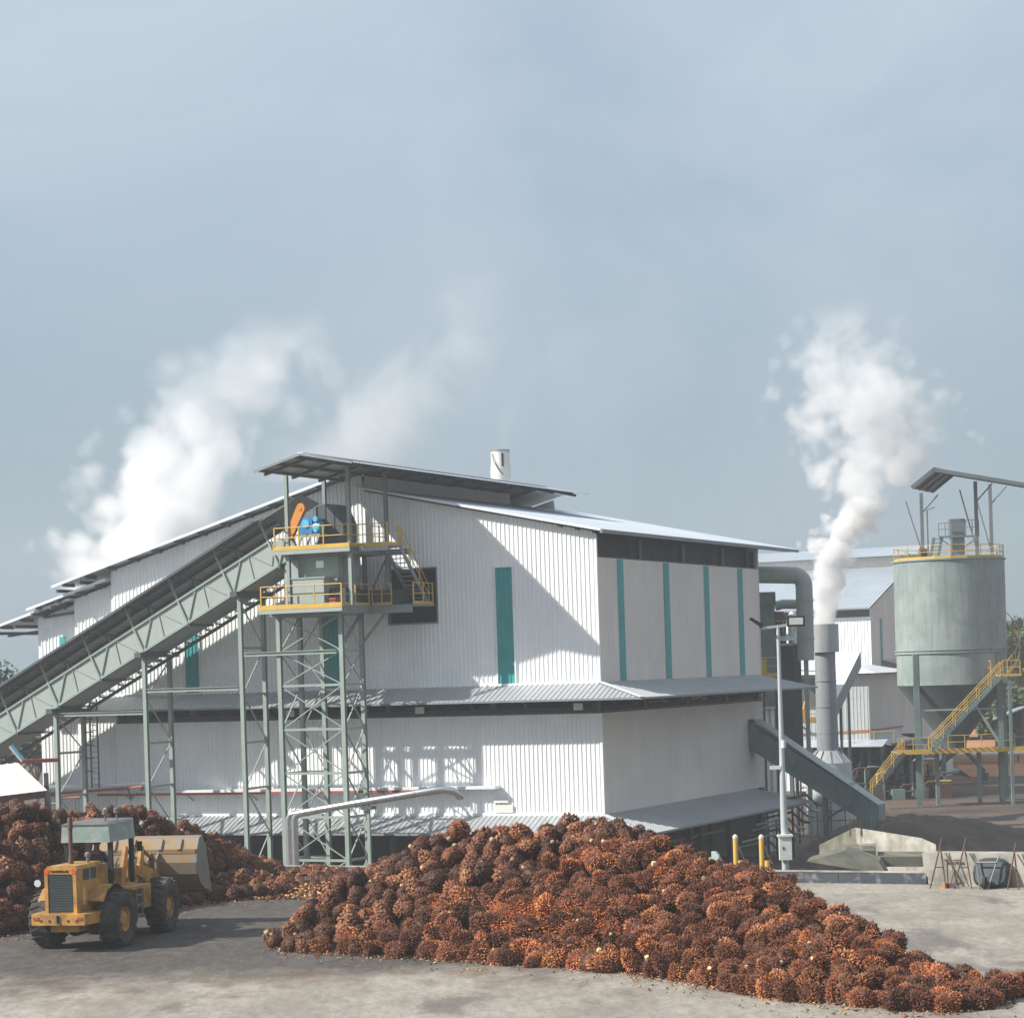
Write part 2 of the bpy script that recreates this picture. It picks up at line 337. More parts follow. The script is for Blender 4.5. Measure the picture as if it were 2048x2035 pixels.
def stair(T, a, b, width, wdir, n, mat='grey_steel', railmat='yellow', parent=None, sides=(1, 1), h=1.0):
    a, b, wd = Vector(a), Vector(b), Vector(wdir).normalized(); up = Vector((0, 0, 1))
    for sgn in (-1, 1):
        o = wd*width/2*sgn; T.part('stringer', MB().bar(a+o, b+o, .05, .24), mat, parent)
    run = (b-a); run.z = 0; run = run.normalized()
    for i in range(n):
        c = a.lerp(b, (i+.5)/n); T.part('tread', MB().add([c+run*e+wd*f+up*g for g in (-.02, .02) for e, f in ((-.12, -width/2), (.12, -width/2), (.12, width/2), (-.12, width/2))],
              [(3, 2, 1, 0), (4, 5, 6, 7), (0, 1, 5, 4), (1, 2, 6, 5), (2, 3, 7, 6), (3, 0, 4, 7)]), mat, parent)
    for sgn, on in zip((-1, 1), sides):
        if not on: continue
        o = wd*(width/2+.03)*sgn
        rail(T, [a+o, b+o], h, 1.3, railmat, parent, kick=False)
def lattice(T, cols, levels, faces, colsec=.26, brace=.075, mat='green_steel', cross=True, horiz=True):
    """steel tower: cols = list of (x,y,z0,z1); faces = pairs of column indices to brace between the levels"""
    for x, y, z0, z1 in cols:
        T.part('column', MB().ibeam((x, y, z0), (x, y, z1), colsec, colsec, (0, 1, 0), .028), mat)
        T.part('base_plate', MB().box((x-.22, y-.22, z0), (x+.22, y+.22, z0+.04)), mat)
    for (i, j), mode in faces:
        a, b = Vector(cols[i][:2]+(0,)), Vector(cols[j][:2]+(0,))
        for k in range(len(levels)):
            z = levels[k]
            if z < min(cols[i][3], cols[j][3]) and horiz: T.part('tie', MB().bar(a+Vector((0, 0, z)), b+Vector((0, 0, z)), .10, .12), mat)
            if k+1 < len(levels) and levels[k+1] <= min(cols[i][3], cols[j][3])+.1:
                z2 = levels[k+1]; P = lambda c, zz: c+Vector((0, 0, zz))
                if mode == 'x' or (mode == 'z' and k % 2 == 0): T.part('brace', MB().bar(P(a, z), P(b, z2), brace, brace*.8), mat)
                if mode == 'x' or (mode == 'z' and k % 2 == 1): T.part('brace', MB().bar(P(b, z)+Vector((0, .02, 0)), P(a, z2)+Vector((0, .02, 0)), brace, brace*.8), mat)
# ================================================================ setting: ground
YE = -30.7                                     # the loading yard ends here (mill coordinates), then the ground drops to the mill
def ground():
    mb = MB(); n = 6000.
    mb.add([(-n, -400, GZ), (n, -400, GZ), (n, 7000, GZ), (-n, 7000, GZ)], [(0, 1, 2, 3)])
    o = single('ground', mb, 'soil', 'brown bare earth around the mill', None, kind='structure')
    mb = MB(); mb.box((-70, YE-140, GZ-.5), (60, YE, 0)); 
    single('concrete_yard', mb, 'yard', 'stained concrete loading yard', None, frame=WORLD, kind='structure')
    yo = bpy.data.objects['concrete_yard']
    # the slab runs parallel to the gable wall: bake it into world coordinates
    me = yo.data
    for v in me.vertices:
        w = MILL.w(v.co); v.co = (w.x, w.y, v.co.z)
    mb = MB(); mb.box((-60, -26, GZ), (60, 60, GZ+.02))
    single('mill_apron', mb, 'mud', 'dark muddy ground in front of the mill', None, frame=MILL, kind='structure')
    mb = MB(); a = V(2040, 1480, 230); mb.add([(a.x-8, 215, GZ+.05), (a.x+60, 205, GZ+.05), (a.x+80, 300, GZ+9), (a.x-6, 300, GZ+7)], [(0, 1, 2, 3)])
    single('laterite_bank', mb, 'laterite', 'bare orange earth bank beyond the silo', None, kind='structure')
ground()
# ================================================================ the mill building (mill frame)
ZL = lambda x: 13.43+(x+28.9)*.266             # wall top under the left roof slope
ZR = lambda x: 14.03-.214*x                    # wall top under the right roof slope
XJ = -12.95
def wall_top(x): return ZL(x) if x < XJ else ZR(x)
def mill():
    T = Thing('mill_building', 'large white corrugated palm oil mill with stepped awnings and teal wall strips', 'building', (0, 0, GZ), MILL)
    up = (0, 0, 1); n = (0, -1, 0)
    hole = (-11.62, -8.85, 9.92, 12.64)
    w = T.part('gable_wall', MB().corr((-28.9, 0, 0), (1, 0, 0), 28.9, up, lambda s: 6.62, wall_top, n, .24, .04, [hole], -28.9), 'white_clad', label='upper white ribbed gable wall')
    T.part('gable_wall', MB().corr((-28.9, 0, 0), (1, 0, 0), 28.9, up, lambda s: .1, lambda s: 5.1, n, .24, .04, (), -28.9), 'white_clad', label='lower white ribbed gable wall')
    T.part('corner_trim', MB().box((-.03, -.07, 6.6), (.09, .05, 13.9)).box((-.03, -.07, .1), (.09, .05, 5.1)), 'white_clad')
    T.part('flashing', MB().box((-28.9, -.09, 6.56), (.06, .02, 6.68)).box((-28.9, -.09, .06), (.06, .02, .2)), 'white_clad')
    # hole in the wall where the conveyor enters: frame round the dark opening
    for a, b in (((hole[0]-.07, -.1, hole[2]-.07), (hole[0], .15, hole[3]+.07)), ((hole[1], -.1, hole[2]-.07), (hole[1]+.07, .15, hole[3]+.07)), ((hole[0], -.1, hole[2]-.08), (hole[1], .15, hole[2])), ((hole[0], -.1, hole[3]), (hole[1], .15, hole[3]+.08))):
        T.part('opening_trim', MB().box(a, b), 'grey_steel')
    # side wall: plain sheet with shallow ribs
    T.part('side_wall', MB().corr((0, 0, 0), (0, 1, 0), 23.4, up, lambda s: 6.62, lambda s: 12.77, (1, 0, 0), .3, .012), 'side_clad', label='upper side wall in white sheet toned warm grey for shade')
    T.part('side_wall', MB().corr((0, 0, 0), (0, 1, 0), 23.4, up, lambda s: .1, lambda s: 5.1, (1, 0, 0), .3, .012, [(21.0, 22.0, 2.3, 4.1)]), 'side_clad', label='lower side wall in white sheet toned warm grey for shade')
    # teal translucent strips
    for x0, x1, z0, z1 in ((-5.5, -4.55, 6.7, 12.5), (-15.5, -14.55, 6.7, 12.4), (-24.2, -23.3, 6.7, 12.3)):
        T.part('translucent_strip', MB().corr((x0, -.05, 0), (1, 0, 0), x1-x0, up, lambda s: z0, lambda s: z1, n, .24, .04), 'teal')
        for e in (x0-.03, x1+.03): T.part('strip_flashing', MB().box((e-.03, -.115, z0-.02), (e+.03, -.01, z1+.04)), 'white_clad')
        T.part('strip_flashing', MB().box((x0-.05, -.12, z1), (x1+.05, -.01, z1+.07)), 'white_clad')
        for k in range(1, 4): T.part('strip_band', MB().box((x0, -.1, z0+(z1-z0)*k/4-.03), (x1, -.09, z0+(z1-z0)*k/4+.03)), 'teal')
    for y in (2.6, 8.75, 14.6, 19.95):
        T.part('translucent_strip', MB().corr((.03, y, 0), (0, 1, 0), .75, up, lambda s: 6.66, lambda s: 12.74, (1, 0, 0), .25, .012), 'teal')
    # open ventilation band under the eaves and between the storeys: columns and girts in the dark
    for y in (0.15, 6, 12, 18, 23.2):
        T.part('column', MB().ibeam((-.25, y, GZ), (-.25, y, 13.8), .3, .3, (1, 0, 0)), 'dark_steel')
    for x in (-28.7, -24, -18, -12, -6):
        T.part('column', MB().ibeam((x, .35, GZ), (x, .35, min(wall_top(x), 15)-.3), .3, .3), 'dark_steel')
    T.part('girt', MB().box((-28.8, .1, 5.02), (-.1, .25, 5.2)), 'dark_steel'); T.part('girt', MB().box((-.25, .2, 5.02), (-.1, 23.2, 5.2)), 'dark_steel')
    T.part('girt', MB().box((-.25, .2, 12.7), (-.1, 23.2, 12.85)), 'dark_steel')
    for k in range(8):                         # black boards standing in for the shade in the open eaves band
        T.part('shade_board', MB().box((-.75, .1+k*2.95, 12.83), (-.72, .1+k*2.95+2.93, 14.28)), 'black')
    # inside: floors, back and left walls keep it dark
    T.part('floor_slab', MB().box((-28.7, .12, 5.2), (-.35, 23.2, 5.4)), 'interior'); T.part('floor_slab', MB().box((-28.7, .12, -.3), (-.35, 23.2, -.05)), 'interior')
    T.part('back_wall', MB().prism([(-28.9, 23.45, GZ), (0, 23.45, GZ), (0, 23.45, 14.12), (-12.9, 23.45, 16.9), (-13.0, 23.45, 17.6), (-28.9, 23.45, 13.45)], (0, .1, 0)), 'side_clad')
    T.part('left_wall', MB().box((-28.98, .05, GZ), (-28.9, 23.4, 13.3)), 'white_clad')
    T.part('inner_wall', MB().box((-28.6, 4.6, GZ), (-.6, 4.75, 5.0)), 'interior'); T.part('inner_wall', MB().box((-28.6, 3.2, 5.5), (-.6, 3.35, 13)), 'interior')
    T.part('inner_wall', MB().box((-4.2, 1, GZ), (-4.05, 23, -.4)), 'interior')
    # ground floor clutter seen as dark verticals and pipes under the lower awning
    for x in (-26, -22.5, -20, -16.5, -14, -10.2, -8, -4.5, -2):
        T.part('ground_floor_post', MB().bar((x, 1.2+(x*7 % 2), GZ), (x, 1.2+(x*7 % 2), -.4), .16), 'dark_steel')
    for y in (2.5, 5, 8, 10.5, 14, 16, 19.5, 21.5):
        T.part('ground_floor_post', MB().bar((-1.2-(y*5 % 2), y, GZ), (-1.2-(y*5 % 2), y, -.4), .2), 'dark_steel')
    for k, (y0, y1, z, m) in enumerate(((1, 9, -1.3, 'grey_steel'), (6, 15, -1.9, 'rusty'), (10, 21, -1.5, 'grey_steel'), (2, 18, -2.6, 'rusty'), (12, 22, -2.3, 'green_steel'))):
        T.part('process_pipe', MB().cyl((-1.0-.25*k, y0, z), (-1.0-.25*k, y1, z), .09, 8), m)
    # roofs
    zr = lambda x: 13.60+(x+28.9)*.266
    def roof(name, x0, z0, x1, z1, y0, y1, mat, pitch=.3):
        d = Vector((x1-x0, 0, z1-z0)); nn = Vector((-d.z, 0, d.x)).normalized()
        return T.part(name, MB().corr((x0, y0, z0), (0, 1, 0), y1-y0, d, lambda s: 0, lambda s: 1, nn, pitch, .035), mat)
    def edges(par, x0, z0, x1, z1, y0, y1, mat='roof_white', th=.14):
        T.part('barge_board', MB().bar((x0, y0+.02, z0-.02), (x1, y0+.02, z1-.02), .05, th), mat, par)
    def purlins(par, x0, z0, x1, z1, y0, y1, k, along='y', mat='dark_steel'):
        for i in range(k):
            f = (i+.5)/k; x = x0+(x1-x0)*f; z = z0+(z1-z0)*f
            T.part('purlin', MB().box((x-.05, y0+.05, z-.24), (x+.05, y1, z-.05)), mat, par)
    r1 = roof('roof', -32.2, zr(-32.2), -12.6, zr(-12.6), -1.0, 24.2, 'roof'); edges(r1, -32.2, zr(-32.2), -14.0, zr(-14.0), -1.0, 24.2)
    purlins(r1, -32.2, zr(-32.2), -13, zr(-13), -1.0, .1, 13)
    for a in (-31.9, -30.4): T.part('outrigger', MB().box((a-.06, -.9, zr(a)-.42), (a+.06, 3, zr(a)-.25)), 'dark_steel', r1)
    r2 = roof('roof', -13.3, 17.05, .55, 14.09, -.55, 29.0, 'roof'); edges(r2, -13.3, 17.05, .55, 14.09, -.55, 29.0, 'roof_white', .12)
    T.part('gutter', MB().bar((.58, -.55, 13.98), (.58, 29.0, 13.98), .14, .14), 'grey_steel', r2)
    purlins(r2, -2.2, 14.68, .5, 14.1, -.4, 28.8, 3)
    # raised jack roof running out over the conveyor head, with its clerestory wall
    zj0, zj1, zj2 = 17.40, 18.08, 17.5
    r3 = roof('jack_roof', -14.4, zj0, -11.75, zj1, -8.2, 19.8, 'grey_roof'); r4 = roof('jack_roof', -8.9, zj2, -11.75, zj1, -8.2, 19.8, 'roof')
    T.part('barge_board', MB().bar((-14.4, -8.18, zj0-.02), (-11.75, -8.18, zj1-.02), .05, .12), 'grey_steel', r3)
    T.part('barge_board', MB().bar((-11.75, -8.18, zj1-.02), (-8.9, -8.18, zj2-.02), .05, .12), 'grey_steel', r4)
    T.part('ridge_cap', MB().bar((-11.75, -8.22, zj1+.03), (-11.75, 19.8, zj1+.03), .34, .04), 'roof_white', r3)
    for f in (.12, .5, .88):
        T.part('purlin', MB().box((-14.4+2.65*f-.06, -8.1, zj0+.68*f-.13), (-14.4+2.65*f+.06, .2 if f < .5 else 19.6, zj0+.68*f-.03)), 'dark_steel', r3)
    for f in (.3, .8): T.part('purlin', MB().box((-9.2-2.55*f-.06, -8.1, zj2+.58*f-.13), (-9.2-2.55*f+.06, 19.6, zj2+.58*f-.03)), 'dark_steel', r4)
    for y in [-7.4, -4.8, -2.2]+[.6+3*k for k in range(7)]:
        T.part('rafter', MB().bar((-14.3, y, zj0-.12), (-11.75, y, zj1-.14), .1, .14), 'dark_steel', r3); T.part('rafter', MB().bar((-11.75, y, zj1-.14), (-9.3, y, zj2-.12), .1, .14), 'dark_steel', r4)
    T.part('clerestory_wall', MB().corr((XJ+.05, 0, 0), (0, 1, 0), 17.2, up, lambda s: 16.7, lambda s: 17.62, (1, 0, 0), .3, .012), 'side_clad')
    T.part('clerestory_gable', MB().corr((-15.2, -.02, 0), (1, 0, 0), 2.3, up, lambda s: ZL(s)-.1, lambda s: min(zj0-.05+(s+14.4)*.257, 17.75), n, .24, .04, (), -15.2), 'white_clad')
    # awnings: hipped at the corner, ribs run down the slope
    def awning(zt, ze, mat, xl, yb, name):
        b, a = 1.8, 3.0; d = Vector((0, b, zt-ze)); nn = Vector((0, -d.z, d.y)).normalized()
        f = T.part(name, MB().corr((xl-1.8, -b, ze), (1, 0, 0), 1.8-xl+a, d, lambda s: 0, lambda s: max(0, min(1, (s-(xl-1.8))/1.8, (a-s)/a)), nn, .28, .035, (), xl-1.8), mat, label='front awning of ribbed sheet')
        d2 = Vector((-a, 0, zt-ze)); n2 = Vector((d2.z, 0, a)).normalized()
        g = T.part(name, MB().corr((a, -b, ze), (0, 1, 0), yb+b, d2, lambda s: 0, lambda s: max(0, min(1, (s+b)/b, (yb-s)/1.5)), n2, .28, .035, (), -b), mat, label='side awning of ribbed sheet')
        T.part('hip_flashing', MB().bar((0, 0, zt+.05), (a, -b, ze+.05), .28, .03), 'roof_white', f)
        T.part('eave_trim', MB().bar((xl-1.8, -b, ze-.02), (a, -b, ze-.02), .06, .1), 'grey_steel', f); T.part('eave_trim', MB().bar((a, -b, ze-.02), (a, yb, ze-.02), .06, .1), 'grey_steel', g)
        k = 0
        for x in range(int(xl), 2, 3):
            T.part('bracket', MB().bar((x, -b+.1, ze-.1), (x, .1, zt-.12), .07, .1).bar((x, -.9, (zt+ze)/2-.1), (x, .05, ze-.45), .05), 'dark_steel', f)
        y = 1
        while y < yb-.5:
            T.part('bracket', MB().bar((a-.1, y, ze-.1), (0, y, zt-.12), .07, .1).bar((a*.5, y, (zt+ze)/2-.1), (0, y, ze-.45), .05), 'dark_steel', g); y += 3
        return f, g
    awning(6.62, 5.83, 'grey_roof', -28.9, 24.6, 'mid_awning'); awning(.1, -.74, 'grey_roof', -28.9, 23.2, 'lower_awning')
    # stepped bays at the far end of the gable, set a little back
    for i, (x0, x1, zt, y) in enumerate(((-31.75, -28.95, 12.05, .5), (-34.65, -31.8, 11.1, 1.0))):
        f = lambda s, zt=zt, x0=x0: zt+(s-x0)*.266
        T.part('stepped_wall', MB().corr((x0, y, 0), (1, 0, 0), x1-x0, up, lambda s: GZ, f, n, .24, .04, (), x0), 'white_clad')
        T.part('stepped_side', MB().box((x0-.06, y, GZ), (x0, 23, zt-.1)), 'white_clad')
        rr = roof('stepped_roof', x0-2.6, f(x0-2.6)+.2, x1, f(x1)+.2, y-1.0, 24, 'roof'); edges(rr, x0-2.6, f(x0-2.6)+.2, x1, f(x1)+.2, y-1.0, 24)
        purlins(rr, x0-2.6, f(x0-2.6)+.2, x1, f(x1)+.2, y-1.0, y+.2, 4)
        for a in (x0-2.3, x0-1.0): T.part('outrigger', MB().box((a-.06, y-.9, f(a)-.25), (a+.06, y+3, f(a)-.08)), 'dark_steel', rr)
        T.part('outrigger', MB().bar((x0-2.4, y+.3, f(x0-2.4)-.3), (x0, y+.3, f(x0)-.7), .12), 'dark_steel', rr)
    T.part('mid_ledge', MB().slab([(-34.6, -.2, 6.0), (-28.95, -.2, 6.0), (-28.95, 1.0, 6.5), (-34.6, 1.0, 6.5)], .08), 'grey_roof')
    T.part('translucent_strip', MB().box((-30.6, .42, 8.9), (-30.1, .46, 10.6)), 'teal'); T.part('translucent_strip', MB().box((-33.2, .9, 8.0), (-32.8, .95, 10.0)), 'teal')
    T.part('lower_awning', MB().corr((-36, -1.7, -.95), (1, 0, 0), 7.1, (0, 2.6, .95), lambda s: 0, lambda s: 1, (0, -.35, .93), .28, .035), 'grey_roof', label='small low awning at the far left end')
    T.part('pipe_shelf', MB().slab([(-36.2, -.3, 1.65), (-28.4, -.3, 1.65), (-28.4, .6, 1.75), (-36.2, .6, 1.75)], .12), 'roof_white')
    # floodlights and signs hanging in the dark band
    for x in (-17.6, -9.9, -1.05):
        q = T.part('floodlight', MB().box((x-.24, -.35, 5.28), (x+.24, -.25, 5.62)), 'box_white'); T.part('lamp_arm', MB().bar((x, -.25, 5.45), (x, .1, 5.45), .05), 'dark_steel', q)
    for y0, y1, z in ((8.0, 11.0, 5.35), (14.2, 16.6, 5.5)):
        T.part('crane_beam', MB().box((-.9, y0, z-.12), (-.75, y1, z+.16)), 'yellow')
    # door notice on the lower wall
    q = T.part('notice_board', MB().box((-5.9, -.12, .22), (-4.9, -.08, .62)).box((-5.95, -.12, .72), (-5.15, -.08, .84)), 'box_white')
    # long red-edged gutter pipe along the lower wall
    return T
mill()
# ================================================================ conveyor gallery up to the head (mill frame)
CT = math.tan(rad(25.9)); CA = Vector((math.cos(rad(25.9)), 0, math.sin(rad(25.9)))); CN = Vector((-CA.z, 0, CA.x))
TN, TF = 4.6, 2.5                              # near and far side, metres in front of the wall
def CP(x, h=0., t=TN):                         # point on the gallery: x of the foot on the lower chord, height h square to the slope
    p = Vector((x, -t, 8.93+(x+23.66)*CT)); return p+CN*h
def conveyor():
    T = Thing('conveyor_gallery', 'long sloping roofed conveyor gallery with pale green side panels rising to the mill', 'conveyor', CP(-44), MILL)
    x0, x1, st = -46.06, -15.3, 2.78; HP, HR = 1.33, 2.6; HE, HG = 2.46, 2.9; TEN, TEF, TR = 5.3, 1.7, 3.55
    xs = []; x = -23.66
    while x-st > x0: x -= st
    while x < x1: xs.append(x); x += st
    xs.append(x1)
    for a, b in zip(xs, xs[1:]):
        T.part('side_panel', MB().prism([CP(a+.01), CP(b-.01), CP(b-.01, HP), CP(a+.01, HP)], (0, .05, 0)), 'green_panel')
        T.part('far_panel', MB().prism([CP(a, -.0, TF), CP(b-.01, 0, TF), CP(b-.01, HP, TF), CP(a, HP, TF)], (0, .05, 0)), 'grey_steel')
        T.part('trough_plate', MB().prism([CP(a+.03, -.02, TN-.1), CP(b-.03, -.02, TN-.1), CP(b-.03, -.02, TF+.1), CP(a+.03, -.02, TF+.1)], CN*-.05), 'dark_roof')
        for k, te, (fa, fb) in ((0, TEN, (.06, .55)), (1, TEF, (.06, .55))):        # gabled roof: near and far slope
            q = T.part('roof_sheet', MB().corr(CP(a, HE, te), CA, (b-a)/CA.x-.02, (CP(a, HG, TR)-CP(a, HE, te)), lambda s: 0, lambda s: 1, CN, .26, .03), 'dark_roof')
            for f in (fa, fb):
                p = CP(a, HE, te).lerp(CP(a, HG, TR), f)-CN*.07; d = CP(b, HE, te).lerp(CP(b, HG, TR), f)-CN*.07
                T.part('purlin', MB().bar(p, d, .08, .11), 'dark_steel', q)
        T.part('ridge_purlin', MB().bar(CP(a, HG-.08, TR), CP(b, HG-.08, TR), .1, .14), 'dark_steel', q)
        m = (a+b)/2
        T.part('stiffener', MB().bar(CP(m-.1, 0, TN+.03), CP(m+.15, HP, TN+.03), .035), 'green_steel'); T.part('diagonal', MB().bar(CP(m+.25, HP*.92, TN+.03), CP(b-.35, .2, TN+.03), .035), 'green_steel')
    for a in xs[:-1]:
        T.part('post', MB().bar(CP(a, -.02, TN+.06), CP(a, HR, TN+.06), .11, .09), 'green_steel'); T.part('diagonal', MB().bar(CP(a+.02, 0, TN+.04), CP(a+1.1, HP, TN+.04), .06), 'green_steel')
        T.part('post', MB().bar(CP(a, 0, TF-.06), CP(a, HR-.02, TF-.06), .1), 'green_steel')
        T.part('rafter', MB().bar(CP(a, HE-.06, TEN-.05), CP(a, HG-.08, TR), .08, .1), 'dark_steel'); T.part('rafter', MB().bar(CP(a, HG-.08, TR), CP(a, HE-.06, TEF+.05), .08, .1), 'dark_steel')
        T.part('knee_brace', MB().bar(CP(a, HR-.75, TN), CP(a, HG-.2, TN-.8), .05), 'dark_steel')
        T.part('floor_beam', MB().bar(CP(a, -.1, TN+.1), CP(a, -.1, TF-.1), .12, .14), 'dark_steel')
    for h, t in ((0, TN+.04), (HP, TN+.04), (0, TF)):
        T.part('chord', MB().bar(CP(x0, h, t), CP(x1, h, t), .10, .12, CN), 'green_steel')
    T.part('lower_chord', MB().bar(CP(x0, -.5, TF+.3), CP(x1-1, -.5, TF+.3), .1, .16, CN), 'dark_steel'); T.part('eave_beam', MB().bar(CP(x0, HE-.02, TEN), CP(x1, HE-.02, TEN), .06, .12, CN), 'dark_steel')
    x = x0+.3
    while x < x1-1.2:                          # return idlers, pale rollers under the trough
        T.part('idler', MB().cyl(CP(x, -.32, TF+.2), CP(x, -.32, TF+.6), .08, 8), 'alu'); x += .62
    # head: roof and cover over the drum
    T.part('head_roof', MB().slab([CP(x1, HE, TEN-.5), CP(x1+2.0, HE, TEN-.5), CP(x1+2.0, HG, TR), CP(x1, HG, TR)], .05).slab([CP(x1, HG, TR), CP(x1+2.0, HG, TR), CP(x1+2.0, HE, TEF+.4), CP(x1, HE, TEF+.4)], .05), 'dark_roof')
    T.part('head_panel', MB().prism([CP(x1), CP(x1+1.2, -.1), CP(x1+1.2, HP*.6), CP(x1, HP)], (0, .05, 0)), 'green_panel')
conveyor()
def trestle(label, xn, xf, ztop, levels):
    T = Thing('conveyor_trestle', label, 'trestle', (xn, -3.3, GZ), MILL, group='steel trestles under the conveyor gallery')
    zt = 8.93+(xn+23.66)*CT-.12
    cols = [(xn, -4.5, GZ, zt), (xf, -2.1, GZ, zt+.1)]
    lattice(T, cols, levels, [((0, 1), 'z')], .21, .06)
    T.part('cap_beam', MB().box((xn-.2, -5.1, zt-.16), (xn+.2, -1.6, zt+.1)), 'dark_steel')
trestle('pale green trestle nearest the lower end of the gallery, with a caged ladder', -29.5, -29.5, 0, [-3.2, -.9, 1.4, 3.7, 5.6])
trestle('pale green trestle under the middle of the gallery, between the other two', -23.75, -23.85, 0, [-2.6, -.35, 1.9, 4.15, 6.5, 8.4])
trestle('tall pale green trestle just beside the four legged head tower', -17.8, -17.95, 0, [-3, -.6, 1.75, 4.1, 6.55, 8.9, 11.2])
def ties():
    for name, lab, a, b, z in (('tie_beam', 'long horizontal green tie beam joining the two lower trestles', -29.4, -23.9, 5.74), ('tie_beam', 'horizontal green tie beam between the middle and tall trestles', -23.6, -18.0, 6.87), ('tie_beam', 'upper green tie beam from the tall trestle to the head tower', -17.6, -12.2, 8.55)):
        single(name, MB().ibeam((a, -4.52, z), (b, -4.52, z), .2, .2, (0, 0, 1)), 'green_steel', lab, 'beam', (a, -4.52, z), MILL)
ties()
def ladder():
    T = Thing('caged_ladder', 'narrow dark steel ladder standing on the lowest conveyor trestle', 'ladder', (-29.3, -2.0, 1.7), MILL)
    for dx in (-.24, .24): T.part('ladder_rail', MB().bar((-29.2+dx, -1.6, 1.7), (-29.2+dx, -1.6, 6.5), .06), 'dark_steel')
    for k in range(16): T.part('rung', MB().cyl((-29.44, -1.6, 1.9+k*.29), (-28.96, -1.6, 1.9+k*.29), .025, 6), 'galv')
    for k in range(6): T.part('cage_hoop', MB().box((-29.5, -2.1, 2.6+k*.7), (-28.9, -2.06, 2.66+k*.7)), 'dark_steel')
    P = Thing('pipe_platform', 'thin pipe walkway jutting from the wall beside the ladder', 'platform', (-29, -1.2, 1.6), MILL)
    P.part('deck', MB().bar((-35.5, -1.2, 1.55), (-26.0, -1.2, 1.95), .5, .10), 'roof_white'); P.part('red_pipe', MB().tube([(-35, -1.5, 1.3), (-31, -1.5, 1.45), (-26.2, -1.5, 1.75)], .07, 8), 'red')
    P.part('bracket', MB().bar((-27.4, -1.2, 1.7), (-27.2, -1.2, 1.1), .06).bar((-27.2, -1.2, 1.1), (-27.2, 0, 1.6), .05), 'dark_steel'); P.part('bracket', MB().bar((-33, -1.2, 1.5), (-33, .4, 1.0), .06), 'dark_steel')
    P.part('hydrant_pipe', MB().tube([(-32.3, -2.5, -2.2), (-32.3, -2.5, .9), (-31.2, -2.5, .92), (-30.9, -2.3, 1.2), (-29.8, -2.2, 1.25)], .06, 8), 'red')
ladder()
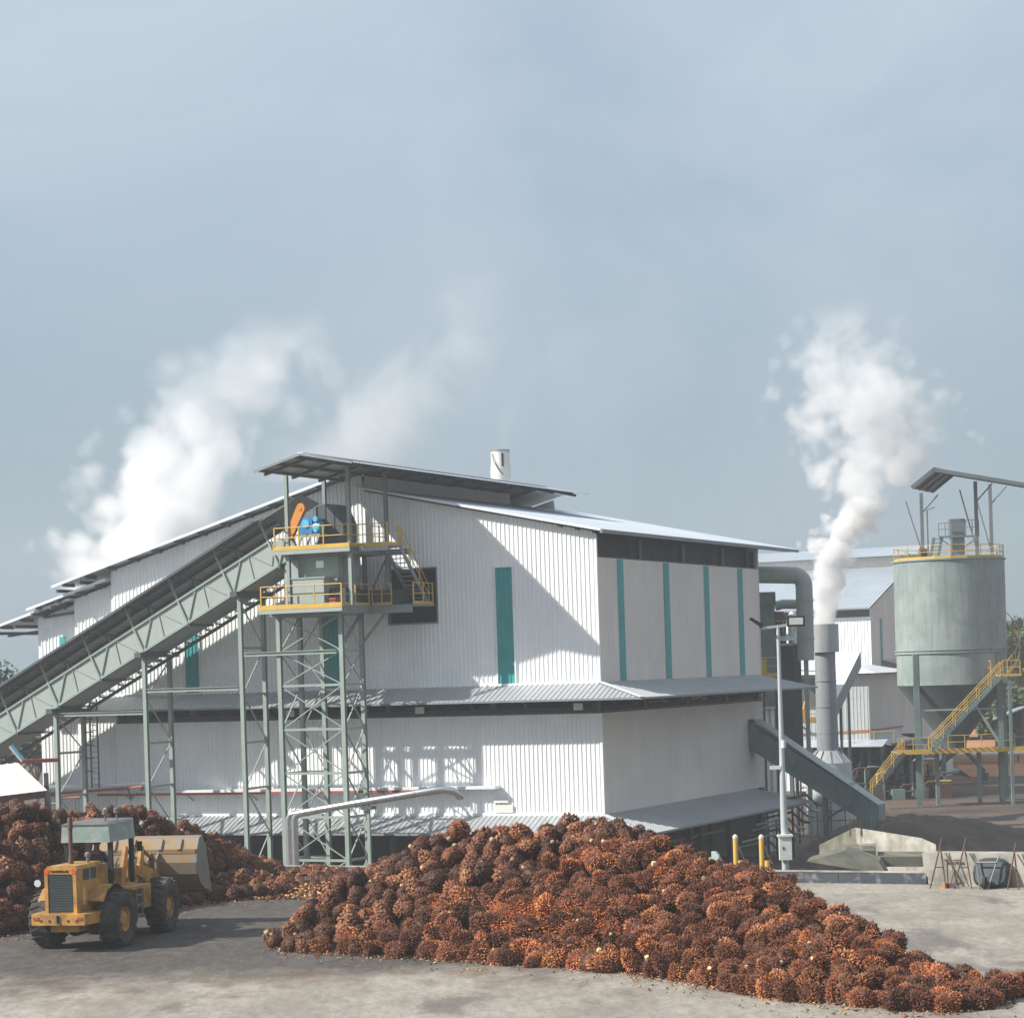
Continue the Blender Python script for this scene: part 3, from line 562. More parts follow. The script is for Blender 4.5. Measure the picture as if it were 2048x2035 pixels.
# ================================================================ head tower with its two decks
def tower():
    T = Thing('transfer_tower', 'pale green four legged steel tower carrying two yellow railed decks at the conveyor head', 'tower', (-13.8, -3.5, GZ), MILL)
    zl, zu = 10.72, 13.62
    cols = [(-15.6, -4.4, GZ, zl), (-11.97, -4.4, GZ, zl), (-15.52, -2.5, GZ, zl), (-11.91, -2.5, GZ, zl), (-14.2, -2.5, GZ, zl)]
    lv = [-3.6, -1.85, .3, 2.5, 4.7, 6.9, 8.6, 10.4]
    lattice(T, cols, lv, [((0, 1), 'x'), ((1, 3), 'x'), ((0, 2), 'z'), ((2, 4), 'z')], .22, .065)
    for x, y in ((-14.54, -5.0), (-10.98, -5.0), (-14.41, -1.5), (-10.84, -1.5)):       # canopy posts over the upper deck
        T.part('canopy_post', MB().ibeam((x, y, zl if y > -2 else zl+.1), (x, y, 17.45 if x < -12 else 17.6), .18, .18), 'green_steel' if y < -2 else 'grey_steel')
    T.part('knee_brace', MB().bar((-11.9, -2.5, 8.9), (-10.6, -2.5, 10.3), .12), 'grey_steel'); T.part('knee_brace', MB().bar((-11.97, -4.4, 8.9), (-11.95, -2.6, 10.3), .1), 'grey_steel')
    # lower deck
    d = T.part('lower_deck', MB().box((-16.1, -5.4, zl), (-11.3, -.15, zl+.1)).box((-11.3, -2.4, zl+.0), (-8.9, -.15, zl+.1)), 'grey_steel')
    T.part('deck_edge', MB().box((-16.12, -5.47, zl+.0), (-11.28, -5.4, zl+.18)), 'yellow', d); T.part('edge_beam', MB().box((-16.1, -5.46, zl-.2), (-11.28, -5.40, zl-.01)), 'green_panel', d)
    T.part('deck_beam', MB().box((-16.0, -4.6, zl-.32), (-11.4, -4.3, zl)).box((-16.0, -2.7, zl-.32), (-9.0, -2.4, zl)).box((-11.6, -5.3, zl-.3), (-11.3, -.2, zl-.01)), 'grey_steel', d)
    rail(T, [(-16.0, -1.4, zl+.1), (-16.0, -5.35, zl+.1), (-11.35, -5.35, zl+.1), (-11.35, -2.6, zl+.1)], 1.06, 1.35, 'yellow', d)
    rail(T, [(-11.3, -2.36, zl+.1), (-10.2, -2.36, zl+.1)], 1.06, .6, 'yellow', d)
    rail(T, [(-8.95, -2.35, zl+.1), (-8.95, -.3, zl+.1)], 1.06, 1.0, 'yellow', d)
    # upper deck
    u = T.part('upper_deck', MB().box((-15.2, -5.3, zu), (-10.83, -1.2, zu+.1)).box((-10.83, -4.4, zu), (-9.15, -3.1, zu+.1)), 'grey_steel')
    T.part('deck_edge', MB().box((-15.22, -5.37, zu+.03), (-10.81, -5.3, zu+.2)), 'yellow', u); T.part('deck_edge', MB().box((-10.81, -4.47, zu+.03), (-9.15, -4.4, zu+.2)), 'yellow', u); T.part('edge_beam', MB().box((-15.2, -5.36, zu-.18), (-10.81, -5.3, zu+.02)).box((-10.8, -4.46, zu-.18), (-9.15, -4.4, zu+.02)), 'green_panel', u)
    T.part('deck_beam', MB().box((-15.0, -4.7, zu-.3), (-11, -4.4, zu-.0)).box((-15, -2, zu-.3), (-9.4, -1.7, zu)).box((-11.2, -5.2, zu-.28), (-10.95, -1.3, zu-.01)), 'grey_steel', u)
    rail(T, [(-15.15, -3.6, zu+.1), (-15.15, -5.28, zu+.1), (-10.9, -5.28, zu+.1), (-10.9, -4.4, zu+.1), (-9.2, -4.4, zu+.1), (-9.2, -3.2, zu+.1)], 1.06, 1.45, 'yellow', u)
    rail(T, [(-10.9, -1.3, zu+.1), (-10.9, -3.0, zu+.1)], 1.06, 1.0, 'yellow', u)
    for x, y in ((-12.0, -3.4), (-10.5, -3.6)): T.part('deck_post', MB().ibeam((x, y+1.6, zl), (x, y+1.6, zu), .2, .2), 'grey_steel')
    T.part('brace', MB().bar((-12.0, -1.8, zl+.2), (-10.5, -2.0, zu-.2), .07), 'grey_steel')
    s_ = T.part('stair_landing', MB().box((-10.2, -3.3, zu-.02), (-9.15, -3.0, zu+.1)), 'grey_steel')
    stair(T, (-9.65, -3.05, zu+.02), (-9.65, -.25, zl+.1), .85, (1, 0, 0), 13, 'grey_steel', 'yellow', s_, (0, 1))
    # head box, discharge chute and drive
    hx = -13.2
    h = T.part('head_housing', MB().prism([(-13.4, -4.1, 13.75), (-11.85, -4.1, 13.75), (-11.85, -4.1, 14.9), (-12.3, -4.1, 15.85), (-12.8, -4.1, 15.95), (-13.4, -4.1, 15.8)], (0, 1.4, 0)), 'dark_steel')
    T.part('housing_rib', MB().box((-12.9, -4.14, 13.8), (-12.84, -4.1, 15.8)).box((-12.4, -4.14, 13.8), (-12.34, -4.1, 15.7)), 'dark_steel', h)
    c = T.part('discharge_chute', MB().prism([(-14.9, -4.3, 13.6), (-12.1, -4.3, 13.6), (-12.1, -4.3, 12.3), (-12.5, -4.3, 11.4), (-13.6, -4.3, 11.5), (-14.9, -4.3, 12.8)], (0, 2.1, 0)), 'green_steel')
    T.part('elbow_duct', MB().tube([(-12.2, -3.2, 13.6), (-12.1, -3.2, 12.6), (-12.2, -3.2, 11.9), (-12.8, -3.2, 11.4), (-13.6, -3.2, 11.0)], .62, 14), 'grey_steel', c, True)
    T.part('chute_leg', MB().box((-15.1, -4.5, 10.85), (-14.3, -3.2, 13.2)), 'green_panel', c)
    T.part('inspection_hatch', MB().box((-13.35, -4.34, 12.75), (-12.9, -4.3, 13.1)), 'alu', c)
    b = T.part('feeder_box', MB().box((-14.4, -5.0, 10.85), (-12.55, -3.3, 12.2)), 'green_panel'); T.part('feeder_flange', MB().box((-14.5, -5.05, 12.2), (-12.45, -3.25, 12.28)), 'green_steel', b)
    T.part('feeder_cover', MB().box((-12.5, -4.5, 10.85), (-11.6, -3.0, 11.7)).box((-12.45, -2.2, 10.85), (-9.9, -.4, 11.6)), 'grille', b)
    T.part('motor_block', MB().box((-12.2, -5.1, 10.85), (-11.85, -4.7, 11.2)), 'red', b)
    m = T.part('drive_base', MB().box((-14.1, -5.0, 14.35), (-12.7, -4.3, 14.45)), 'green_panel')
    for x in (-14.0, -13.5, -13.0): T.part('base_leg', MB().bar((x, -4.95, 13.72), (x+.25, -4.95, 14.35), .08), 'green_panel', m)
    g = T.part('gearbox', MB().box((-13.9, -4.95, 14.45), (-13.15, -4.35, 15.25)), 'blue', m)
    g2 = T.part('motor', MB().cyl((-13.2, -4.65, 14.75), (-12.75, -4.65, 14.75), .3, 14), 'light_blue', m, True)
    T.part('bearing_cap', MB().cyl((-12.95, -4.98, 15.15), (-12.95, -4.6, 15.15), .14, 12).cyl((-12.95, -4.98, 14.6), (-12.95, -4.6, 14.6), .12, 12), 'light_blue', g2, True)
    T.part('gear_flange', MB().cyl((-13.5, -5.0, 14.95), (-13.5, -4.94, 14.95), .22, 12), 'light_blue', g, True)
    pa, pb = Vector((-14.5, -5.0, 14.35)), Vector((-13.75, -5.0, 15.75)); ax = (pb-pa).normalized(); sd = Vector((ax.z, 0, -ax.x))
    ring = [pa+sd*.2, pb+sd*.24]+[pb+(sd*math.cos(k)+ax*math.sin(k))*.24 for k in (.5, 1.0, 1.57, 2.1, 2.6)]+[pb-sd*.24, pa-sd*.2]+[pa-(sd*math.cos(k)+ax*math.sin(k))*.2 for k in (.5, 1.57, 2.6)]
    q = T.part('chain_guard', MB().prism(ring, (0, .25, 0)), 'orange'); T.part('guard_boss', MB().cyl((-13.78, -5.03, 15.7), (-13.78, -5.0, 15.7), .09, 10), 'orange', q)
tower()
# ================================================================ pipes in front of the gable wall
def pipes():
    T = Thing('insulated_pipe', 'pair of shiny aluminium clad steam pipes rising and bending across the gable wall', 'pipe', (-13.6, -7, GZ), MILL)
    for k, dx in enumerate((0, .32)):
        y = -7-.0*k; r = .17
        pts = [(-13.75+dx, y, GZ), (-13.75+dx, y, .35)]+[(-13.75+dx+.3*(1-math.cos(a)), y, .35+.3*math.sin(a)) for a in (.4, .8, 1.2)]
        pts += [(-13.2+dx*.6, y, .68), (-10.3, y+.1*k, 1.12-.02*k), (-5.6, y+.1*k, 1.78-.02*k)]+[(-5.3, y+.15, 1.8), (-4.9, y+.5, 1.7), (-4.7, y+1.0, 1.4)]
        p = T.part('pipe_run', MB().tube(pts, r, 14), 'alu', None, True)
        for z in (-2.5, -1.3, -.1): T.part('seam_band', MB().cyl((-13.75+dx, y, z), (-13.75+dx, y, z+.05), r+.012, 14), 'alu', p)
        for f in range(1, 7):
            a = Vector((-13.2, y, .68)).lerp(Vector((-5.6, y, 1.78)), f/7); d = Vector((.99, 0, .145))
            T.part('seam_band', MB().cyl(a, a+d*.05, r+.012, 14), 'alu', p)
    T.part('pipe_support', MB().box((-9.6, -7.2, .86), (-9.0, -6.7, 1.02)), 'dark_steel'); T.part('support_post', MB().bar((-9.3, -6.95, GZ), (-9.3, -6.95, .9), .14), 'green_steel')
    R = Thing('wall_gutter', 'long thin red gutter with white cap along the lower gable wall', 'gutter', (-17, -.3, 1.2), MILL)
    R.part('gutter_cap', MB().bar((-29.6, -.35, 1.38), (-5.6, -.35, 1.52), .55, .16), 'roof_white'); R.part('gutter_lip', MB().bar((-29.8, -.66, 1.26), (-8, -.66, 1.38), .06, .12), 'red')
    for x in (-28, -24, -20, -16, -12, -8): R.part('gutter_bracket', MB().bar((x, -.6, 1.28), (x, -.02, .9), .05), 'grey_steel')
    for x0 in (-27.0, -21.0, -16.6):
        pass
pipes()
# ================================================================ right of the mill
def block(T, name, corner, lx, ly, z0, z1, mat_l, mat_r=None):
    """box in the mill's orientation whose near corner is a world point; lx runs left along the front, ly runs back"""
    f = Frame((corner.x, corner.y), -ANG)
def stack():
    c = V(1659, 1600, 150); X, Y = c.x, 150.; ZC = V(1648, 1248, 150).z; ZB = V(1648, 1304, 150).z; ZK = V(1655, 1501, 150).z; ZD = V(1655, 1525, 150).z
    T = Thing('steam_stack', 'tall grey steel blow-down stack with wide cap and fat base, steaming', 'chimney', (X, Y, GZ))
    dx = 0.
    T.part('base_drum', MB().lathe((X, Y), [(1.5, GZ), (1.5, ZD), (1.49, ZD+.03)], 36), 'stainless', None, True)
    T.part('cone', MB().lathe((X, Y), [(1.52, ZD+.01), (.76, ZK+.02)], 36), 'stainless', None, True)
    sh = T.part('shaft', MB().lathe((X, Y), [(.71, ZK), (.66, ZB+.1)], 32), 'stack_steel', None, True)
    for z in (2.6, 4.3, 6.0): T.part('weld_band', MB().lathe((X, Y), [(.72, z), (.72, z+.06)], 32), 'stack_steel', sh, True)
    T.part('cap', MB().lathe((X, Y), [(.63, ZB-.01), (.93, ZB), (.93, ZC), (.89, ZC), (.89, ZB+.3)], 36, False), 'stainless', None, True)
    for k in range(12):
        a = k*math.pi/6; T.part('stiffening_fin', MB().bar((X+.79*math.cos(a), Y+.79*math.sin(a), ZK+.03), (X+1.48*math.cos(a), Y+1.48*math.sin(a), ZD+.07), .03, .12), 'stack_steel')
    T.part('man_hole', MB().cyl((X-.35, Y-1.53, -2.6), (X-.35, Y-1.42, -2.6), .36, 20), 'stack_steel'); 
    for z in (-1.75, -2.35, -2.95): T.part('guard_rail', MB().cyl((X-2.0, Y-2.0, z), (X+1.6, Y-2.0, z), .03, 6), 'rusty')
    for k in range(5): T.part('guard_post', MB().bar((X-2.0+k*.9, Y-2.0, GZ), (X-2.0+k*.9, Y-2.0, -1.75), .06), 'rusty')
stack()
def chute():
    y = 21.5; T = Thing('enclosed_chute', 'sloping grey-green enclosed conveyor box leaving the side wall down to the yard', 'conveyor', (0, y, 3.3), MILL)
    a, b = Vector((-.6, y, 3.55)), Vector((7.25, y, -1.35)); d = (b-a).normalized(); n = Vector((-d.z, 0, d.x))
    n = n if n.z > 0 else -n
    T.part('chute_body', MB().prism([a-n*.62+Vector((0, -.6, 0)), b-n*.62+Vector((0, -.6, 0)), b+Vector((.35, -.6, -.35)), b+Vector((.35, -.6, .42)), b+n*.62+Vector((0, -.6, 0)), a+n*.62+Vector((0, -.6, 0))], (0, 1.2, 0)), 'green_tank')
    T.part('cover_plate', MB().slab([a+n*.66+Vector((.6, -.66, 0)), b+n*.66+Vector((0, -.66, 0)), b+n*.66+Vector((0, .66, 0)), a+n*.66+Vector((.6, .66, 0))], .05), 'green_panel')
    for k in range(1, 7): 
        p = a.lerp(b, k/7); T.part('joint_flange', MB().bar(p-n*.63+Vector((0, -.62, 0)), p+n*.63+Vector((0, -.62, 0)), .05, .05), 'green_tank')
    T.part('inspection_lid', MB().box((5.6, y-.3, .22), (6.0, y+.3, .42)), 'green_panel')
    T.part('spout', MB().prism([(6.2, y-.55, -1.3), (7.55, y-.55, -1.65), (7.2, y-.55, -2.2), (6.5, y-.55, -2.15)], (0, 1.1, 0)), 'green_tank')
    T.part('support_leg', MB().ibeam((4.3, y, GZ), (4.3, y, .1), .25, .25), 'green_tank'); T.part('knee_brace', MB().bar((4.4, y, -1.6), (5.9, y, -.7), .1), 'dark_steel'); T.part('support_leg', MB().bar((6.4, y, GZ), (6.4, y, -1.5), .12), 'rusty')
chute()
def duct():
    Y = 140.; p = lambda px, py, y=Y: V(px, py, y)
    T = Thing('large_duct', 'fat pale green duct coming out behind the mill and turning down', 'duct', p(1608, 1312))
    a, b = p(1470, 1148), p(1588, 1150); cdn = p(1608, 1172); e = p(1612, 1320)
    pts = [a, b]+[b+Vector(((cdn.x-b.x)*math.sin(t), 0, (cdn.z-b.z)*(1-math.cos(t)))) for t in (.3, .6, .9, 1.2, 1.5)]+[p(1609, 1200), e]
    q = T.part('duct_pipe', MB().tube(pts, .52, 20), 'green_panel', None, True)
    for f in (.15, .4, .7): 
        w = p(1609, 1180).lerp(e, f); T.part('duct_flange', MB().cyl(w, w+Vector((0, 0, .07)), .56, 20), 'green_panel', q, True)
    T.part('branch_duct', MB().tube([p(1550, 1212, 142), p(1565, 1208, 142), p(1596, 1208, 142)], .3, 14), 'green_panel', None, True)
    w = p(1612, 1320); T.part('duct_leg', MB().bar(w, (w.x, w.y, GZ), .25), 'green_steel')
    T = Thing('dust_hopper', 'dark grey-green hopper box standing beside the duct', 'hopper', (V(1534, 1290, 141).x, 141, GZ))
    x0, x1 = V(1512, 1200, 141).x, V(1547, 1200, 141).x; zt, zm = V(1534, 1184, 141).z, V(1534, 1210, 141).z
    T.part('hopper_top', MB().box((x0-.05, 140.4, zm), (x1+.06, 142, zt)), 'green_tank'); T.part('hopper_body', MB().box((x0, 140.5, 4.0), (x1, 141.9, zm)), 'green_tank')
    for x in (x0+.1, x1-.1): T.part('hopper_leg', MB().bar((x, 140.6, GZ), (x, 140.6, 4.0), .15), 'green_tank')
duct()
def boiler():
    w = V(1740, 1214.6, 198); B = Frame((w.x, w.y), -ANG)
    T = Thing('boiler_house', 'pale building with blue-grey ribbed roof behind the steam plume', 'building', (0, 0, GZ), B)
    up = (0, 0, 1); ze, d, zr = w.z, 13.4, w.z+4.3; sl = (zr-ze)/d
    dv = Vector((0, d, zr-ze)); nn = Vector((0, -dv.z, dv.y)).normalized()
    r = T.part('roof', MB().corr((-32, 0, ze), (1, 0, 0), 32, dv, lambda s: 0, lambda s: 1, nn, .33, .04), 'roof'); T.part('roof', MB().slab([(-32, d, zr), (0, d, zr), (0, 2*d, ze), (-32, 2*d, ze)], .05), 'roof')
    T.part('eave_trim', MB().box((-32, -.05, ze-.12), (0, .02, ze)), 'grey_steel', r); T.part('barge_board', MB().bar((0, 0, ze-.03), (0, d, zr-.03), .05, .16), 'grey_steel', r)
    j = T.part('jack_roof', MB().corr((-32, 11.6, zr+.6), (1, 0, 0), 34, Vector((0, 3.0, .95)), lambda s: 0, lambda s: 1, nn, .33, .04), 'roof'); T.part('jack_wall', MB().box((-32, 12.3, zr-.4), (1.6, 12.4, zr+.65)), 'side_clad', j); T.part('jack_trim', MB().box((-32, 11.55, zr+.5), (2, 11.62, zr+.6)), 'dark_steel', j)
    T.part('front_wall', MB().corr((-32, .8, 0), (1, 0, 0), 31.8, up, lambda s: GZ, lambda s: ze-.75, (0, -1, 0), .3, .04), 'white_clad'); T.part('vent_band', MB().box((-32, .9, ze-.75), (-.25, 1.0, ze+.1)), 'dark_steel')
    T.part('gable_wall', MB().prism([(-.2, .8, GZ), (-.2, 2*d-.8, GZ), (-.2, 2*d-.8, ze+.2), (-.2, d, zr-.1), (-.2, .8, ze+.2)], (-.1, 0, 0)), 'side_clad')
    for y in (3.4, 9.2, 15.0): T.part('translucent_strip', MB().box((-.19, y, 4.5), (-.16, y+.6, ze-.9)), 'teal')
    q = T.part('gable_awning', MB().slab([(-.2, 3.8, 7.3), (-.2, 12.5, 7.3), (2.4, 12.5, 6.6), (2.4, 3.8, 6.6)], .07), 'grey_roof'); T.part('door_opening', MB().box((-.19, 4.6, 3.0), (-.15, 6.8, 6.6)), 'dark_steel')
boiler()
def press_house():
    w = V(1738, 1400, 186); B = Frame((w.x, w.y), -ANG); zt, zb = V(1738, 1348, 186).z, V(1738, 1478, 186).z
    T = Thing('press_house', 'box shaped grey building with low hipped roof between the stack and the silo', 'building', (0, 0, GZ), B)
    T.part('front_wall', MB().corr((-7, 0, 0), (1, 0, 0), 7, (0, 0, 1), lambda s: zb, lambda s: zt, (0, -1, 0), .3, .03), 'galv'); T.part('side_wall', MB().corr((0, 0, 0), (0, 1, 0), 9, (0, 0, 1), lambda s: zb, lambda s: zt, (1, 0, 0), .3, .012), 'side_clad')  # front wall gets a blue-grey colour for its shaded face
    T.part('back_wall', MB().box((-7, 9, zb), (0, 9.1, zt)), 'side_clad'); T.part('floor', MB().box((-7, .1, zb-.25), (-.05, 9, zb)), 'dark_steel')
    T.part('hip_roof', MB().add([(-8, -.9, zt+.1), (.9, -.9, zt+.1), (.9, 9.9, zt+.1), (-8, 9.9, zt+.1), (-5, 3, zt+.85), (-2, 3, zt+.85), (-2, 6, zt+.85), (-5, 6, zt+.85)], [(0, 1, 5, 4), (1, 2, 6, 5), (2, 3, 7, 6), (3, 0, 4, 7), (4, 5, 6, 7), (3, 2, 1, 0)]), 'roof_white')
    T.part('vent_band', MB().box((-6.9, .05, zt-.02), (-.05, 8.9, zt+.1)), 'dark_steel')
    T.part('red_pipe', MB().cyl((-7, -.12, zb+.5), (.12, -.12, zb+.75), .06, 6).cyl((.12, -.1, zb+.75), (.12, 9, zb+.75), .06, 6), 'red')
    T.part('skirt_awning', MB().slab([(-7, 0, zb), (1.5, 0, zb), (1.5, -1.6, zb-.5), (-7, -1.6, zb-.5)], .06), 'roof'); T.part('skirt_awning', MB().slab([(0, 0, zb+.02), (0, 9, zb+.02), (1.6, 9, zb-.48), (1.6, 0, zb-.48)], .06), 'roof')
    for x in (-6.8, -3.5, -.2):
        for y in (.2, 4.5, 8.8): T.part('column', MB().bar((x, y, GZ), (x, y, zb-.2), .3), 'dark_steel')
    T.part('under_wall', MB().box((-7, 5, GZ), (0, 5.1, zb-.3)), 'interior')
    for k in range(7): T.part('process_pipe', MB().cyl((-6.5, 1+k*.5, GZ+.5+.45*k), (1.5, 1+k*.5, GZ+.6+.42*k), .1, 8), ('rusty', 'grey_steel', 'dark_steel')[k % 3])
    a, b = V(1700, 1303, 161), V(1662, 1404, 156); wv = Vector((ER.x, ER.y, 0))
    Q = Thing('covered_incline', 'short sloping covered conveyor with white sheet roof behind the stack', 'conveyor', (b.x, b.y, GZ))
    Q.part('roof_sheet', MB().slab([a-wv*.9, a+wv*.75, b+wv*.3, b-wv*.6], .1), 'roof_white'); Q.part('side_sheet', MB().prism([a+wv*.78, b+wv*.33, b+wv*.33-Vector((0, 0, 1.1)), a+wv*.78-Vector((0, 0, 1.1))], -wv*.06), 'dark_roof')
    Q.part('underside', MB().slab([a-wv*.9-Vector((0, 0, 1.0)), a+wv*.7-Vector((0, 0, 1.0)), b+wv*.28-Vector((0, 0, 1.0)), b-wv*.6-Vector((0, 0, 1.0))], .08), 'dark_steel')
    for f in (.15, .55, .95):
        p = a.lerp(b, f)-Vector((0, 0, 1.05)); Q.part('trestle_leg', MB().bar(p, (p.x, p.y, GZ), .18), 'dark_steel')
press_house()
def small_roofs():
    P = V
    T = Thing('lean_to_roof', 'small bright white sheet roof beside the lamp post arm', 'shed', (P(1590, 1340, 155).x, 155, GZ))
    a, b, c, d = P(1538, 1306, 158), P(1640, 1327, 157), P(1640, 1341, 154), P(1548, 1336, 154)
    T.part('roof_sheet', MB().slab([a, b, c, d], .08), 'roof_white'); 
    for q in (c, d, b): T.part('roof_post', MB().bar(q, (q.x, q.y, GZ), .14), 'dark_steel')
    T.part('back_sheet', MB().box((d.x, 157.5, 4), (b.x, 157.6, 6.2)), 'dark_roof')
    a0, a1 = P(1522, 1276, 143), P(1590, 1272, 143)
    T = Thing('barrel_roof_shed', 'small curved blue-white roof over machinery behind the mill corner', 'shed', (a0.x, 143, GZ))
    vs_ = []; n = 8
    for e in range(2):
        for k in range(n+1):
            t = math.pi*k/n*.55; vs_.append((a0.x+(a1.x-a0.x)*(1-.18*e*0)-1.0*(1-math.cos(t))*0+(-.55+.55*math.sin(t)+0)*0, 143+e*0+1.6*k/n, a0.z+.45*math.sin(t)-.2) if e else (a0.x, 143+1.6*k/n, a0.z+.45*math.sin(t)-.2))
    T.part('roof_sheet', MB().add(vs_, [(k, k+1, n+2+k, n+1+k) for k in range(n)]), 'roof', None, True)
    T.part('frame', MB().box((a0.x, 142.98, a0.z-.5), (a1.x, 143.05, a0.z-.35)), 'galv'); T.part('machine_wall', MB().box((a0.x, 143.6, 2), (a1.x+.4, 145, a0.z-.4)), 'dark_steel')
    for x in (a0.x+.1, (a0.x+a1.x)/2, a1.x-.1): T.part('shed_post', MB().bar((x, 143, GZ), (x, 143, a0.z-.4), .12), 'dark_steel')
    rail(T, [(a0.x, 142.9, a0.z+.35), (a1.x, 142.9, a0.z+.35)], .7, .8, 'yellow', None, kick=False)
    for k, (px, m) in enumerate(((1562, 'fibre'), (1585, 'box_white'), (1552, 'rusty'))):
        q = P(px, 1232, 144); T.part('machine', MB().lathe((q.x, q.y), [(.3, 5), (.3, q.z), (.16, q.z+.3)], 12), m, None, True)
    # yellow access platforms
    T = Thing('access_platform', 'small yellow railed platform at the far top corner of the side awning', 'platform', (P(1530, 1350, 136).x, 136, GZ))
    z = P(1535, 1350, 136).z; x0, x1 = P(1524, 1350, 136).x, P(1557, 1350, 136).x
    T.part('deck', MB().box((x0, 135.5, z-.1), (x1, 137, z)), 'yellow'); rail(T, [(x0, 136.8, z), (x0, 135.55, z), (x1, 135.55, z)], 1.05, .9, 'yellow'); T.part('panel', MB().box((x0+.02, 135.6, z), (x0+.25, 136.6, z+.95)), 'yellow')
    for x in (x0+.1, x1-.1): T.part('leg', MB().bar((x, 136.5, GZ), (x, 136.5, z-.1), .15), 'dark_steel')
    T = Thing('access_platform', 'yellow platform with yellow machine halfway up, in front of the stack shaft', 'platform', (P(1608, 1440, 153.5).x, 153.5, GZ))
    z = P(1608, 1438, 153.5).z; x0, x1 = P(1581, 1438, 153.5).x, P(1640, 1438, 153.5).x; OY = 5.5
    T.part('deck', MB().box((x0, 152.90, z-.25), (x1, 154.50, z)), 'yellow'); rail(T, [(x0, 154.30, z), (x0, 152.95, z), (x1, 152.95, z)], .7, .9, 'yellow')
    T.part('machine_body', MB().box((x0+.75, 153.40, z), (x0+1.25, 154.00, z+.65)), 'yellow'); T.part('machine_hood', MB().prism([(x0+.85, 153.40, z+.65), (x0+1.25, 153.40, z+.65), (x0+1.35, 153.40, z+1.25), (x0+1.0, 153.40, z+1.2)], (0, .5, 0)), 'yellow')
    for x in (x0+.2, x0+.5, x1-.2): T.part('leg', MB().bar((x, 153.10, GZ), (x, 153.10, z-.25), .12), 'dark_steel')
    T.part('brace', MB().bar((x0+.6, 153.10, z-.4), (x1-.1, 153.10, z-1.3), .12), 'green_panel')
    # annex wall behind the end of the side awning
    w = MILL
    T = Thing('annex_wall', 'plain light grey annex set back beyond the end of the mill side wall', 'building', (-.6, 23.7, GZ), MILL)
    T.part('side_wall', MB().box((-1.2, 23.65, GZ), (-1.0, 28.2, 4.6)), 'side_clad'); T.part('end_wall', MB().box((-6, 28.2, GZ), (-1.0, 28.35, 4.6)), 'side_clad'); T.part('annex_roof', MB().slab([(-6, 23.65, 4.75), (-.7, 23.65, 4.65), (-.7, 28.4, 4.65), (-6, 28.4, 4.75)], .08), 'grey_roof')
    T.part('downpipe', MB().cyl((-.9, 27.4, GZ), (-.9, 27.4, 4.6), .07, 8), 'box_white'); T.part('cabinet', MB().box((-2.6, 24.3, 4.75), (-.9, 24.6, 6.1)), 'dark_steel')
    Q = Thing('pipe_cluster', 'tangle of grey pipes and valves under the far end of the side awning', 'pipes', (1.5, 22.5, GZ), MILL)
    for k in range(9):
        x = .2+.3*k; z = -3.2+.33*k; Q.part('process_pipe', MB().tube([(x-.8, 20, z), (x, 23.2, z+.2), (x+.4, 23.8, z-.4), (x+.6, 24.5, z-.5)], .075, 8), ('grey_steel', 'galv', 'rusty')[k % 3])
    for k in range(4): Q.part('valve_stem', MB().bar((.3+k*.5, 23, GZ), (.3+k*.5, 23, -2.2+.5*k), .1), 'dark_steel')
small_roofs()
